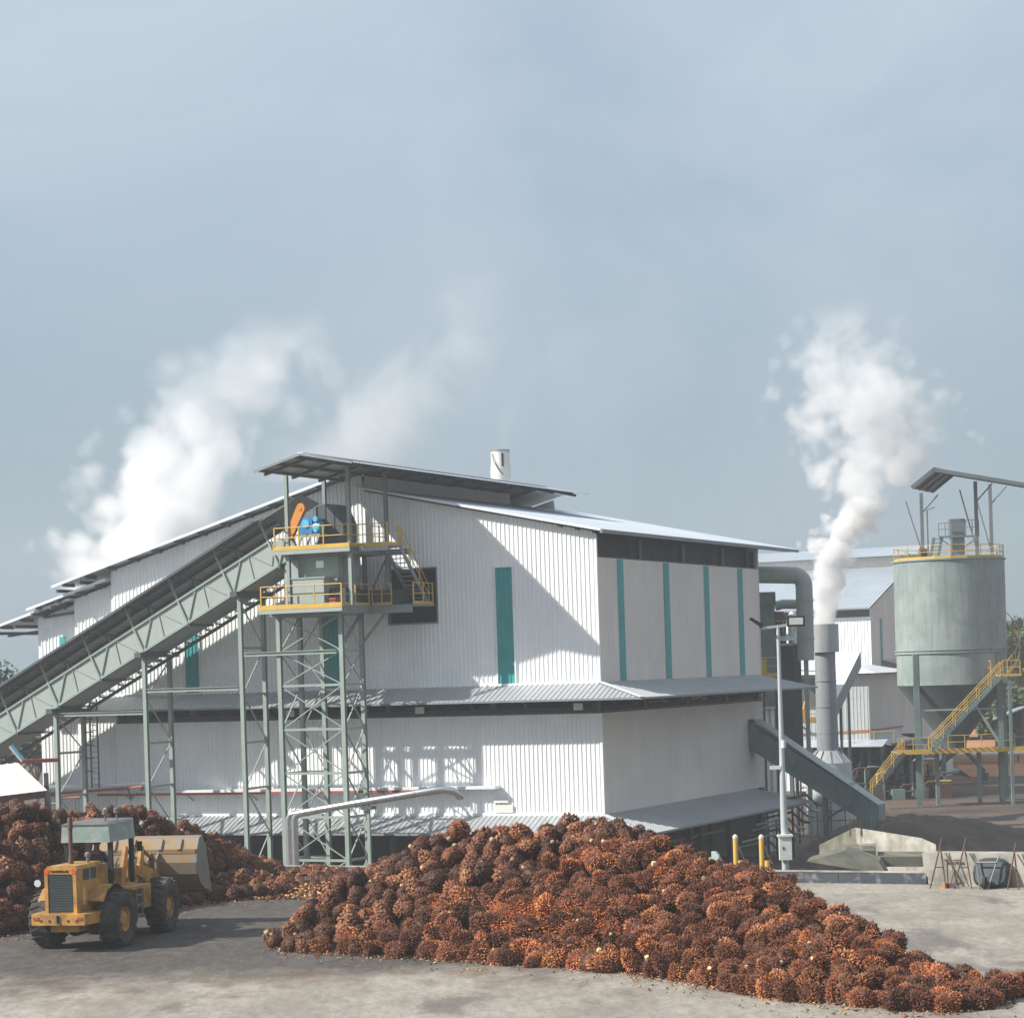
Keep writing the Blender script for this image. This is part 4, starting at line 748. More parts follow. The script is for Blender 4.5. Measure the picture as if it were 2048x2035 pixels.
def silo():
    c = V(1903, 1316, 179); X, Y, R = c.x, c.y, 4.26
    T = Thing('storage_silo', 'large grey-green cylindrical silo with cone bottom standing on steel legs', 'silo', (X, Y, GZ))
    s_ = T.part('shell', MB().lathe((X, Y), [(R, 7.7), (R, 11.2), (R, 14.78)], 64), 'silo_paint', None, True); T.part('lower_shell', MB().lathe((X, Y), [(R-.03, 5.2), (R-.03, 7.7)], 64), 'silo_paint', None, True)
    for z in (7.62, 7.85): T.part('stiffening_ring', MB().lathe((X, Y), [(R+.09, z), (R+.09, z+.09)], 64), 'silo_paint', s_, True)
    for k in range(24):
        for z0, z1, o_ in ((7.95, 10.0, 0), (10.05, 12.4, .5), (12.45, 14.7, 0)): a = 2*math.pi*(k+o_)/24; T.part('plate_seam', MB().bar((X+(R-.002)*math.cos(a), Y+(R-.002)*math.sin(a), z0), (X+(R-.002)*math.cos(a), Y+(R-.002)*math.sin(a), z1), .016), 'silo_paint', s_)
    for z in (10.0, 12.4): T.part('weld_seam', MB().lathe((X, Y), [(R+.012, z), (R+.012, z+.05)], 64), 'silo_paint', s_, True)
    T.part('roof_plate', MB().lathe((X, Y), [(R+.12, 14.74), (R+.12, 14.86), (.1, 15.1)], 48), 'silo_paint', s_); T.part('cone', MB().lathe((X, Y), [(R-.05, 5.2), (1.0, .9), (.9, .2)], 48), 'dark_steel', None, True)
    for x, y, zt in ((-3.3, -2.75, 7.6), (-2.0, 3.75, 7.6), (3.0, -3.05, 7.6), (4.15, 1.1, 7.6)):
        T.part('leg', MB().ibeam((X+x, Y+y, GZ), (X+x, Y+y, 5.3), .4, .4), 'green_tank'); T.part('leg_stub', MB().box((X+x-.2, Y+y-.2, 5.3), (X+x+.2, Y+y+.2, zt)), 'green_tank')
    for x in (-2.0, 1.2): T.part('leg', MB().bar((X+x, Y-3.4, GZ), (X+x, Y-3.4, .0), .3), 'green_tank')
    T.part('leg_brace', MB().bar((X+.9, Y-3.1, 4.0), (X+2.9, Y-3.1, .6), .16), 'green_steel'); T.part('leg_brace', MB().bar((X-3.2, Y-2.7, .4), (X+2.9, Y-3.0, 1.6), .001), 'green_steel') if 0 else None
    T.part('leg_tie', MB().bar((X-3.3, Y-2.75, 3.3), (X+3.0, Y-3.05, 3.3), .14), 'green_steel'); T.part('leg_tie', MB().bar((X+3.0, Y-3.05, 3.3), (X+4.15, Y+1.1, 3.3), .14), 'green_steel')
    d = T.part('service_deck', MB().box((X-5.3, Y-5.0, .12), (X+4.3, Y-2.2, .25)), 'green_tank'); T.part('deck_edge', MB().box((X-5.3, Y-5.08, .05), (X+4.3, Y-5.0, .42)), 'yellow', d)
    rail(T, [(X-5.2, Y-4.95, .25), (X-2.9, Y-4.95, .25)], 1.05, 1.2, 'yellow', d, kick=False); rail(T, [(X-2.2, Y-2.4, .25), (X+4.2, Y-2.4, .25)], 1.05, 1.3, 'yellow', d, kick=False)
    stair(T, (X-2.85, Y-5.5, .3), (X+2.7, Y-5.5, 5.85), .9, (0, 1, 0), 24, 'green_tank', 'yellow', None)
    l = T.part('stair_landing', MB().box((X+2.6, Y-6.0, 5.75), (X+4.1, Y-3.2, 5.88)), 'yellow'); rail(T, [(X+2.0, Y-3.3, 5.88), (X+2.0, Y-4.95, 5.88)], 1.05, 1.2, 'yellow', l, kick=False); rail(T, [(X+2.7, Y-3.3, 5.88), (X+3.9, Y-3.3, 5.88)], 1.05, 1.0, 'yellow', l)
    rail(T, [(X+2.7, Y-5.95, 5.88), (X+4.0, Y-5.95, 5.88)], 1.05, 1.0, 'yellow', l, kick=False); T.part('landing_post', MB().bar((X+3.2, Y-5.8, GZ), (X+3.2, Y-5.8, 5.75), .22), 'green_tank')
    stair(T, (X-7.4, Y-5.5, -2.9), (X-4.9, Y-5.5, .2), .9, (0, 1, 0), 13, 'dark_steel', 'yellow', d)
    # spiral stair up the right flank
    n = 46; a0, a1 = rad(-48), rad(118); prev = None
    for k in range(n+1):
        a = a0+(a1-a0)*k/n; z = 5.9+(14.8-5.9)*k/n; u = Vector((math.cos(a), math.sin(a), 0)); o = Vector((X, Y, 0))
        p0, p1 = o+u*(R+.08)+Vector((0, 0, z)), o+u*(R+.95)+Vector((0, 0, z)); q = p1+Vector((0, 0, 1.0))
        T.part('spiral_tread', MB().bar(p0, p1, .25, .04), 'green_tank')
        if k % 4 == 0: T.part('spiral_post', MB().bar(p1, q, .05), 'yellow')
        if prev: 
            T.part('spiral_rail', MB().cyl(prev[1], q, .035, 6), 'yellow'); T.part('spiral_stringer', MB().bar(prev[0], p1, .04, .3), 'yellow' if k < 26 else 'green_tank')
        prev = (p1, q)
    # railing, machine and posts on the roof
    m = 22
    for k in range(m):
        a, b = 2*math.pi*k/m, 2*math.pi*(k+1)/m; A = Vector((X+(R-.05)*math.cos(a), Y+(R-.05)*math.sin(a), 14.86)); Bq = Vector((X+(R-.05)*math.cos(b), Y+(R-.05)*math.sin(b), 14.86))
        T.part('rail_post', MB().bar(A, A+Vector((0, 0, 1.0)), .05), 'yellow', s_)
        for h in (.5, 1.0): T.part('top_rail', MB().cyl(A+Vector((0, 0, h)), Bq+Vector((0, 0, h)), .025, 5), 'yellow', s_)
        T.part('kick_plate', MB().bar(A+Vector((0, 0, .06)), Bq+Vector((0, 0, .06)), .03, .22), 'yellow', s_)
    q = T.part('roof_conveyor_head', MB().box((X+.2, Y-.8, 14.9), (X+1.15, Y+.3, 16.6)).box((X+.05, Y-.9, 16.6), (X+1.2, Y+.4, 18.0)), 'grey_steel'); T.part('head_platform', MB().box((X-.9, Y-1.2, 16.55), (X+2.2, Y-.8, 16.68)), 'grey_steel', q)
    rail(T, [(X-.9, Y-1.15, 16.68), (X+.1, Y-1.15, 16.68)], 1.0, .5, 'grey_steel', q, kick=False); rail(T, [(X+1.2, Y-1.15, 16.68), (X+2.2, Y-1.15, 16.68)], 1.2, .5, 'grey_steel', q, kick=False)
    T.part('head_strut', MB().bar((X-.8, Y-1.0, 16.5), (X+.2, Y-1.0, 15.8), .07).bar((X+2.1, Y-1.0, 16.5), (X+1.1, Y-1.0, 15.8), .07), 'grey_steel', q); stair(T, (X-1.3, Y-1.0, 14.9), (X-.95, Y-1.0, 16.6), .6, (1, 0, 0), 6, 'grey_steel', 'grey_steel', q, (0, 0))
    T.part('small_motor', MB().cyl((X-2.7, Y-2.5, 15.4), (X-2.1, Y-2.5, 15.4), .3, 12), 'rusty', s_); T.part('lamp_mast', MB().bar((X-2.1, Y-3, 14.9), (X-2.1, Y-3, 18.6), .12).bar((X-2.1, Y-3, 18.6), (X-1.5, Y-3, 18.8), .08), 'grey_steel', s_)
    # gable canopy above it, running away from the camera
    S = Thing('silo_canopy', 'grey gabled canopy on steel posts above the silo top', 'canopy', (X, Y, 14.9))
    r0 = V(1868, 935, 173); lw = Vector((ER.x, ER.y, 0)); bk = Vector((EE.x, EE.y, 0))
    DEP = 5.5
    for sgn, wd, dz in ((-1, 1.75, -1.25), (1, 7.6, -1.75)):
        e0 = r0+lw*sgn*wd+Vector((0, 0, dz)); S.part('roof_sheet', MB().corr(e0, bk, DEP, r0-e0, lambda s: 0, lambda s: 1, Vector((0, 0, 1)), .3, .03), 'grey_roof'); S.part('eave_beam', MB().bar(e0-Vector((0, 0, .1)), e0+bk*DEP-Vector((0, 0, .1)), .14, .2), 'grey_steel')
        for k in range(4): S.part('rafter', MB().bar(r0+bk*k*DEP/3-Vector((0, 0, .14)), e0+bk*k*DEP/3-Vector((0, 0, .14)), .12, .3), 'dark_steel')
    S.part('ridge_beam', MB().bar(r0-Vector((0, 0, .12)), r0+bk*DEP-Vector((0, 0, .12)), .2, .3), 'dark_steel')
    for px, Yp, pt in ((1846, 178, 985), (1955, 177, 962), (1984, 181, 968)):
        p = V(px, 1110, Yp); z = V(px, pt, Yp).z; S.part('canopy_post', MB().ibeam((p.x, p.y, 14.9), (p.x, p.y, z), .24, .24), 'grey_steel')
        S.part('post_brace', MB().bar((p.x, p.y, z-1.6), (p.x+1.3, p.y, z-.2), .1), 'grey_steel'); S.part('post_brace', MB().bar((p.x+.05, p.y+.1, 15.2), (p.x-1.2, p.y+.1, z-.6), .09), 'grey_steel')
silo()
def machinery_hall():
    P = V; Y = 186.; x0, x1 = P(1668, 1500, Y).x, P(1892, 1500, Y).x; r = random.Random(5)
    T = Thing('machinery_hall', 'dark open steel framework full of pipes and machines under the silo deck', 'frame building', (x0, Y, GZ))
    T.part('back_wall', MB().box((x0, Y+8, GZ), (x1-1.0, Y+8.2, 1.0)), 'interior'); T.part('deck', MB().box((x0, Y, .35), (x1+1.5, Y+8, .5)), 'dark_steel')  # dark back panel stands in for the shade under the silo deck
    for k in range(8):
        x = x0+(x1-x0)*k/7; T.part('column', MB().bar((x, Y+(k % 3), GZ), (x, Y+(k % 3), .4), .28), ('dark_steel', 'green_tank')[k % 2])
    for k in range(7): T.part('tie', MB().bar((x0, Y+.6*k, -3.2+.5*k), (x1-3, Y+.6*k, -3.0+.45*k), .16), ('dark_steel', 'rusty', 'dark_steel')[k % 3])
    for k in range(6):
        x = x0+.8+k*1.25; q = T.part('vessel', MB().lathe((x, Y+2.5+r.random()*2), [(.45, GZ), (.45, GZ+1.5+r.random()), (.2, GZ+2.4+r.random()*.6)], 14), ('rusty', 'grey_steel', 'dark_steel')[k % 3], None, True)
    for k in range(10):
        x = x0+.5+k*.95; z = GZ+.4+r.random()*2.6; T.part('process_pipe', MB().tube([(x, Y-.4, GZ), (x, Y-.4, z), (x+.3, Y-.4, z+.2), (x+1.2+r.random(), Y-.4, z+.2)], .09, 7), ('dark_steel', 'rusty', 'grey_steel', 'yellow')[k % 4])
    for k in range(5):
        q = x0+.6+k*1.9; T.part('machine_box', MB().box((q, Y-1.4, GZ), (q+.9+.3*r.random(), Y-.6, GZ+.7+.8*r.random())), ('dark_steel', 'rusty', 'green_tank')[k % 3])
    for k in range(5):
        x = x0+1+k*1.7; T.part('brace', MB().bar((x, Y-.1, GZ), (x+1.5, Y-.1, .2), .12), 'dark_steel')
    for k in range(4): T.part('rail_post', MB().bar((x0+k*1.6, Y-.3, .5), (x0+k*1.6, Y-.3, 1.5), .07), 'yellow')
    T.part('top_rail', MB().cyl((x0, Y-.3, 1.5), (x0+5, Y-.3, 1.5), .04, 6), 'yellow')
machinery_hall()
def numbered_chimney():
    p = V(1002, 965, 140); X, Y = p.x, 140.; zt = V(1002, 900, 140).z
    T = Thing('numbered_chimney', 'short white boiler chimney marked with a black 1, rising behind the roof ridge', 'chimney', (X, Y, GZ))
    s_ = T.part('flue', MB().lathe((X, Y), [(.58, GZ), (.58, 18.9), (.62, 19.4), (.57, 20.0), (.56, zt), (.5, zt), (.5, zt-1)], 32, False), 'box_white', None, True)
    T.part('rim', MB().lathe((X, Y), [(.60, zt-.08), (.60, zt)], 32), 'grey_steel', s_, True)
    T.part('conduit', MB().tube([(X-.5, Y-.4, zt-.2), (X-.38, Y-.55, 20.0), (X-.1, Y-.66, 19.5), (X+.15, Y-.66, 19.2)], .03, 6), 'rusty', s_)
    fo = bpy.data.curves.new('numeral', 'FONT'); fo.body = '1'; fo.size = 1.05; fo.extrude = .03; fo.align_x = 'CENTER'; fo.offset = .03
    tmp = bpy.data.objects.new('numeral', fo); COL.objects.link(tmp); bpy.context.view_layer.update()
    me = bpy.data.meshes.new_from_object(tmp.evaluated_get(bpy.context.evaluated_depsgraph_get())); bpy.data.objects.remove(tmp)
    me.materials.clear(); me.materials.append(MATS['letter_black'])
    for v in me.vertices: v.co = (v.co.x*.8+.14, -.64-v.co.z, v.co.y+zt-1.0-GZ)
    o = bpy.data.objects.new('numeral', me); COL.objects.link(o); o.parent = s_
numbered_chimney()
def text_mesh(body, size, mat, extr=.006):
    fo = bpy.data.curves.new('lettering', 'FONT'); fo.body = body; fo.size = size; fo.extrude = extr; fo.align_x = 'CENTER'; fo.offset = size*.02
    tmp = bpy.data.objects.new('lettering', fo); COL.objects.link(tmp); bpy.context.view_layer.update()
    me = bpy.data.meshes.new_from_object(tmp.evaluated_get(bpy.context.evaluated_depsgraph_get())); bpy.data.objects.remove(tmp)
    me.materials.clear(); me.materials.append(MATS[mat]); return me
# ---------------------------------------------------------------- left background
def left_sheds():
    P = V; T = Thing('low_shed', 'low shed with big pale sheet roof at the left edge behind the heap', 'shed', (P(40, 1590, 98).x, 98, GZ))
    a, b, c, d = P(-60, 1600, 96), P(96, 1581, 97), P(92, 1545, 103), P(30, 1519, 108); e = P(-60, 1524, 108)
    T.part('roof_sheet', MB().corr(a, (b-a), (b-a).length, (d-b)*.9+Vector((0, 0, 0)), lambda s: 0, lambda s: 1, (0, -.3, .95), .35, .03), 'side_clad')
    for q in (a, b, c): T.part('post', MB().bar(q, (q.x, q.y+.3, GZ), .18), 'dark_steel')
    T.part('fascia', MB().bar(a-Vector((0, 0, .12)), b-Vector((0, 0, .12)), .06, .3), 'rusty'); T.part('back_wall', MB().box((a.x, 106, GZ), (c.x, 106.2, .5)), 'interior')
    T = Thing('blue_gutter', 'short blue and white pipe slanting down at the far left wall end', 'pipe', P(25, 1495, 112))
    T.part('pipe_run', MB().tube([P(22, 1490, 112), P(47, 1520, 112)], .11, 8), 'light_blue'); T.part('pipe_run', MB().tube([P(19, 1492, 111.5), P(44, 1522, 111.5)], .06, 8), 'box_white'); T.part('red_pipe', MB().tube([P(44, 1522, 111.5), P(115, 1519, 116)], .1, 8), 'red')
left_sheds()
# ================================================================ yard edge
def yard_edge():
    k0 = MILL.l(G(1560, 1764)).x; k1 = MILL.l(G(1853, 1768)).x
    T = Thing('kerb_wall', 'low dark blue-grey kerb wall along the edge of the concrete yard', 'wall', (k0, YE, 0), MILL)
    n = 5; w = (k1-(-46))/24
    for i in range(24): T.part('kerb_block', MB().box((-46+i*w, YE-.25, -.02), (-46+(i+1)*w-.015, YE-.02, .36)), 'kerb')
    T.part('kerb_cap', MB().box((-46, YE-.27, .36), (k1, YE, .40)), 'concrete')
    T = Thing('concrete_barrier', 'pale concrete barrier wall with rounded lower end at the yard edge', 'wall', (k1, YE-.4, 0), MILL)
    for i in range(5):
        x0 = k1+i*4.0; poly = [(x0+.02, YE-.75, 1.06), (x0+4.0, YE-.75, 1.06), (x0+4.0, YE-.75, 0), (x0+.55, YE-.75, 0), (x0+.22, YE-.75, .2), (x0+.05, YE-.75, .5)] if i == 0 else [(x0+.02, YE-.75, 1.06), (x0+4.0, YE-.75, 1.06), (x0+4.0, YE-.75, 0), (x0+.02, YE-.75, 0)]
        T.part('barrier_block', MB().prism(poly, (0, .7, 0)), 'concrete')
    # tools leaning on the barrier
    yb = YE-.78
    def px(x, t=.4): return MILL.l(G(x, 1772)).x
    def aframe(label, xa, xl, xr, h):
        S = Thing('steel_stand', label, 'stand', (xa, yb-.3, 0), MILL, group='rusty steel stands leaning on the barrier')
        S.part('leg', MB().cyl((xl, yb-.75, 0), (xa+.04, yb-.05, h), .028, 6), 'rusty'); S.part('leg', MB().cyl((xr, yb-.7, 0), (xa-.02, yb-.05, h*.80), .024, 6), 'rusty'); S.part('cross_bar', MB().cyl((xl+(xa-xl)*.45, yb-.45, h*.42), (xr+(xa-xr)*.45, yb-.42, h*.42), .02, 6), 'rusty')
    aframe('tall rusty steel stand nearest the rounded end of the barrier', px(1884), px(1871), px(1903), 1.55); aframe('tall rusty steel stand between the brooms and the wheelbarrow', px(1934), px(1920), px(1956), 1.55); aframe('rusty steel stand at the frame edge right of the wheelbarrow', px(2036), px(2030), px(2052), 1.4)
    for lab, xx, dx in (('broom with reddish bristles leaning on the barrier', 1896, .12), ('broom with dark blue head leaning on the barrier', 1915, -.1)):
        S = Thing('yard_broom', lab, 'broom', (px(xx), yb-.4, 0), MILL); S.part('handle', MB().cyl((px(xx)+dx, yb-.5, .12), (px(xx), yb-.06, .82), .02, 6), 'bark'); S.part('grip', MB().bar((px(xx)-.12, yb-.06, .84), (px(xx)+.12, yb-.06, .84), .05), 'bark')
        S.part('broom_head', MB().box((px(xx)+dx-.16, yb-.58, 0), (px(xx)+dx+.16, yb-.44, .14)), 'orange' if 'red' in lab else 'cloth_blue')
    wx = px(1990); S = Thing('wheelbarrow', 'dark upturned wheelbarrow leaning against the concrete barrier', 'wheelbarrow', (wx, yb-.4, 0), MILL)
    prof = []
    vs_ = []
    for j, (rr, dy) in enumerate(((1.0, 0), (.8, .18), (.0, .24))):
        for k in range(20): a = 2*math.pi*k/20; vs_.append((wx+.60*rr*math.copysign(abs(math.cos(a))**.7, math.cos(a)), yb-.42+.38*(.5+.5*math.sin(a)*rr)-dy*.9, .47+.46*rr*math.copysign(abs(math.sin(a))**.7, math.sin(a))))
    S.part('tray', MB().add(vs_, [(j*20+k, j*20+(k+1) % 20, (j+1)*20+(k+1) % 20, (j+1)*20+k) for j in range(2) for k in range(20)]), 'grille', None, True)
    for s2 in (-1, 1): S.part('handle', MB().cyl((wx+s2*.12-.1, yb-.85, .02), (wx+s2*.38-.1, yb-.35, 1.02), .026, 6), 'worn_steel')
    S.part('cross_bar', MB().cyl((wx-.42, yb-.5, .82), (wx+.22, yb-.5, .82), .03, 6), 'worn_steel'); S.part('wheel', MB().cyl((wx-.14, yb-.75, .2), (wx-.06, yb-.75, .2), .2, 16), 'rubber')
    # guard posts at the drop
    for lab, xx, tp, h in (('tall yellow guard post with white cap, nearer the lamp post', 1536, 1672, 1.42), ('tall yellow guard post with white cap, farther from the lamp post', 1482, 1672, 1.42), ('short yellow guard post beside the lamp post', 1554, 1716, .7), ('short yellow guard post between the two tall ones', 1499, 1716, .7)):
        x = MILL.l(G(xx, 1757)).x; y = YE+.35 if h > 1 else YE+.0
        S = Thing('guard_post', lab, 'post', (x, y, -.6), MILL, group='yellow guard posts at the yard edge'); S.part('post', MB().cyl((x, y, -.9), (x, y, h), .085, 12), 'yellow', None, True)
        if h > 1: S.part('cap', MB().lathe((x, y), [(.09, h), (.09, h+.07), (.03, h+.13)], 12), 'box_white', None, True); S.part('chain', MB().tube([(x+.06, y, h-.15), (x+.35, y-.1, h-.75), (x+.55, y-.25, .45)], .022, 5), 'rusty')
    x = MILL.l(G(1442, 1757)).x; S = Thing('marker_post', 'short pale blue marker post behind the heap', 'post', (x, YE+.3, 0), MILL); S.part('post', MB().prism([(x-.13, YE+.2, -.5), (x+.13, YE+.2, -.5), (x+.13, YE+.2, .85), (x+.02, YE+.2, .98), (x-.13, YE+.2, .98)], (0, .14, 0)), 'pale_blue'); S.part('stay', MB().bar((x+.1, YE+.3, .8), (x+.6, YE+.3, .1), .04), 'galv')
    # lamp post
    p = V(1571, 1738, 79.6); X, Y = p.x, 79.6
    zt = V(1560, 1252, 79.6).z
    T = Thing('lamp_post', 'tall slim galvanised floodlight post with control box at the yard edge', 'lamp post', (X, Y, GZ))
    T.part('pole', MB().lathe((X, Y), [(.12, GZ), (.12, 2.2), (.095, 3.8), (.07, 6.5), (.06, zt)], 12), 'galv', None, True)
    arm = T.part('cross_arm', MB().bar((X-.55, Y, zt-.05), (X+.45, Y, zt+.05), .09), 'galv'); h = T.part('floodlight', MB().box((X+.32, Y-.12, zt-.02), (X+.92, Y+.12, zt+.34)), 'black'); T.part('lamp_lens', MB().box((X+.38, Y-.135, zt+.04), (X+.86, Y-.12, zt+.28)), 'lamp_glass', h)
    T.part('floodlight', MB().prism([(X-.98, Y-.2, zt+.28), (X-.92, Y-.2, zt+.34), (X-.5, Y-.2, zt+.06), (X-.56, Y-.2, zt-.02)], (0, .4, 0)), 'black'); T.part('lamp_bracket', MB().bar((X-.62, Y, zt-.05), (X-.62, Y, zt+.16), .05), 'dark_steel', arm)
    b = T.part('control_box', MB().box((X-.22, Y-.35, .95-.45), (X+.2, Y-.1, 1.4-.1)), 'box_white'); T.part('box_lid', MB().box((X-.27, Y-.40, 1.3), (X+.25, Y-.06, 1.37)), 'box_white', b); T.part('box_lock', MB().box((X-.12, Y-.365, .86), (X-.06, Y-.35, .96)), 'dark_steel', b)
    T.part('camera_unit', MB().cyl((X+.06, Y-.05, 4.35), (X+.06, Y-.05, 4.62), .09, 10), 'box_white', None, True); T.part('side_lamp', MB().box((X-.42, Y-.1, 3.62), (X-.05, Y+.05, 3.74)), 'box_white')
yard_edge()
def pits():
    P = V
    T = Thing('pit_parapet', 'weathered beige concrete parapet sloping down beside the pit', 'wall', (P(1790, 1690, 104).x, 104, GZ))
    a0, a1, a2 = P(1712, 1655, 108), P(1845, 1676, 103), P(1872, 1688, 102)
    for q0, q1 in ((a0, a0.lerp(a1, .45)), (a0.lerp(a1, .45), a1), (a1, a2)): T.part('parapet_panel', MB().prism([q0, q1, Vector((q1.x, q1.y, GZ)), Vector((q0.x, q0.y, GZ))], (.0, .35, 0)), 'concrete')
    T.part('parapet_wing', MB().prism([a0, Vector((a0.x, a0.y, GZ)), P(1640, 1760, 112), P(1640, 1690, 112)], (0, .35, 0)), 'mossy')
    T = Thing('pit_block', 'mossy sloped concrete block in front of the pit', 'wall', (P(1690, 1740, 88).x, 88, GZ))
    b = [P(1613, 1722, 86), P(1690, 1700, 88), P(1758, 1722, 88), P(1772, 1748, 87)]
    T.part('block_face', MB().prism([b[0], b[1], b[2], b[3], Vector((b[3].x, b[3].y, GZ)), Vector((b[0].x, b[0].y, GZ))], (.4, 2.0, 0)), 'mossy'); T.part('block_ledge', MB().slab([P(1680, 1700, 91), P(1752, 1700, 91), P(1752, 1686, 97), P(1680, 1688, 97)], .3), 'mossy')
    T.part('funnel', MB().prism([P(1722, 1690, 92), P(1752, 1690, 92), P(1742, 1706, 92), P(1730, 1706, 92)], (0, .8, 0)), 'concrete'); T.part('block_ledge', MB().slab([P(1755, 1712, 90), P(1860, 1712, 90), P(1860, 1702, 96), P(1755, 1702, 96)], .4), 'mossy')
    for f in range(4):
        q = P(1700+f*22, 1650, 107.5); T.part('pit_rail', MB().bar(q-Vector((0, 0, .5)), q+Vector((0, 0, .35)), .05), 'rusty')
    w = [(P(1700, 1740, 84).x, 84.), (P(1870, 1740, 80).x, 80.), (P(1880, 1740, 96).x, 96.), (P(1700, 1740, 98).x, 98.)]
    single('pond_water', MB().add([(x, y, -2.2) for x, y in w], [(0, 1, 2, 3)]), 'pond', 'still dark green water in the pit', None, kind='structure')
    # fibre mound
    rnd = random.Random(4); nx, ny = 46, 18; vs_ = []; cx, cyy = P(1800, 1600, 150).x, 138
    for j in range(ny):
        for i in range(nx):
            u, v = i/(nx-1)*2-1, j/(ny-1)*2-1; h = max(0, 1-abs(u)**2.2-v*v*.9)*(1.9-.7*u)+rnd.uniform(-.14, .14); vs_.append((cx+u*8+rnd.uniform(-.1, .1), cyy+v*9+rnd.uniform(-.2, .2), GZ-.1+max(-.05, h)))
    single('fibre_heap', MB().add(vs_, [(j*nx+i, j*nx+i+1, (j+1)*nx+i+1, (j+1)*nx+i) for j in range(ny-1) for i in range(nx-1)]), 'fibre', 'long low heap of grey-brown palm fibre on the ground below the silo', 'heap', smooth=True)
    # small tractor half hidden behind the chute end
    q = P(1758, 1630, 140); X, Y = q.x, 140.
    T = Thing('red_tractor', 'small red tractor with red canopy parked behind the chute end', 'tractor', (X, Y, GZ))
    T.part('canopy', MB().box((X-1.3, Y-.6, GZ+2.35), (X+.1, Y+.6, GZ+2.5)), 'orange_red'); T.part('hood', MB().prism([(X-.1, Y-.35, GZ+.8), (X+1.2, Y-.35, GZ+.8), (X+1.2, Y-.35, GZ+1.25), (X+.6, Y-.35, GZ+1.4), (X-.1, Y-.35, GZ+1.4)], (0, .7, 0)), 'orange_red'); T.part('fender', MB().box((X-1.1, Y-.7, GZ+1.2), (X-.3, Y+.7, GZ+1.35)), 'orange_red')
    for dx in (-1.2, 0): 
        for dy in (-.5, .5): T.part('canopy_post', MB().bar((X+dx, Y+dy, GZ+1.0), (X+dx*.9, Y+dy, GZ+2.35), .05), 'galv')
    for dx, r in ((-.7, .7), (1.0, .45)):
        for dy in (-.75, .55): w_ = T.part('wheel', MB().cyl((X+dx, Y+dy, GZ+r), (X+dx, Y+dy+.25, GZ+r), r, 20), 'rubber', None, True); T.part('rim', MB().cyl((X+dx, Y+dy-.01, GZ+r), (X+dx, Y+dy+.02, GZ+r), r*.5, 16), 'orange_red', w_)
    T.part('front_weight', MB().box((X+1.2, Y-.4, GZ+.4), (X+1.6, Y+.4, GZ+.9)), 'orange_red')
    # machinery and stored beams seen between the silo legs
    T = Thing('excavator', 'old yellow excavator parked in shade between the silo legs', 'excavator', (P(1845, 1560, 205).x, 205, GZ)); X = P(1845, 1560, 205).x
    T.part('track', MB().box((X-1.8, 203.6, GZ), (X+1.6, 204.3, GZ+.8)), 'rubber'); T.part('track', MB().box((X-1.8, 205.6, GZ), (X+1.6, 206.3, GZ+.8)), 'rubber'); T.part('house', MB().box((X-1.9, 203.8, GZ+.9), (X+.5, 206.1, GZ+1.9)), 'cat_yellow'); T.part('cab', MB().box((X+.2, 203.8, GZ+.9), (X+1.3, 204.8, GZ+2.7)), 'cat_yellow')
    T.part('boom', MB().bar((X+.9, 205.2, GZ+1.3), (X+3.6, 205.2, GZ+3.3), .35, .45), 'dark_steel'); T.part('stick', MB().bar((X+3.6, 205.2, GZ+3.3), (X+5.6, 205.2, GZ+1.0), .28, .35), 'dark_steel'); T.part('bucket', MB().prism([(X+5.3, 204.8, GZ+1.0), (X+5.9, 204.8, GZ+.9), (X+5.8, 204.8, GZ+.2), (X+5.2, 204.8, GZ+.3)], (0, .8, 0)), 'dark_steel')
    for k, (pxx, m, l, lab) in enumerate(((1935, 'galv', 7, 'stack of long pale pipes lying behind the silo legs, lowest row'), (1955, 'box_white', 9, 'row of white pipes on a rack behind the silo legs'), (1975, 'rusty', 10, 'rusty beams on a rack behind the silo, topmost row'))):
        q = P(pxx, 1570, 222+k*3); R_ = Thing('pipe_stack', lab, 'pipes', (q.x, q.y, GZ))
        for i in range(5): R_.part('stock_pipe', MB().cyl((q.x-l/2, q.y+i*.35, GZ+.4+k*1.4), (q.x+l/2, q.y+i*.35-2, GZ+.4+k*1.4), .15, 8), m)
        for x in (-l/2+.5, l/2-.5): R_.part('rack_post', MB().bar((q.x+x, q.y-.3, GZ), (q.x+x, q.y-.3, GZ+1.0+k*1.4), .15), 'rusty')
    q = P(2035, 1400, 235); T = Thing('far_shed', 'low far shed with long blue-grey roof right of the silo', 'shed', (q.x, 235, GZ))
    T.part('roof', MB().slab([P(1985, 1437, 230), P(2080, 1400, 230), P(2080, 1388, 244), P(1985, 1418, 244)], .15), 'roof'); T.part('wall', MB().box((P(1990, 1440, 236).x, 236, GZ), (P(2080, 1440, 236).x, 236.2, 1.2)), 'interior')
    for x in (1992, 2020, 2045): w = P(x, 1440, 231); T.part('post', MB().bar((w.x, 231, GZ), (w.x, 231, 2.0), .2), 'dark_steel')
pits()
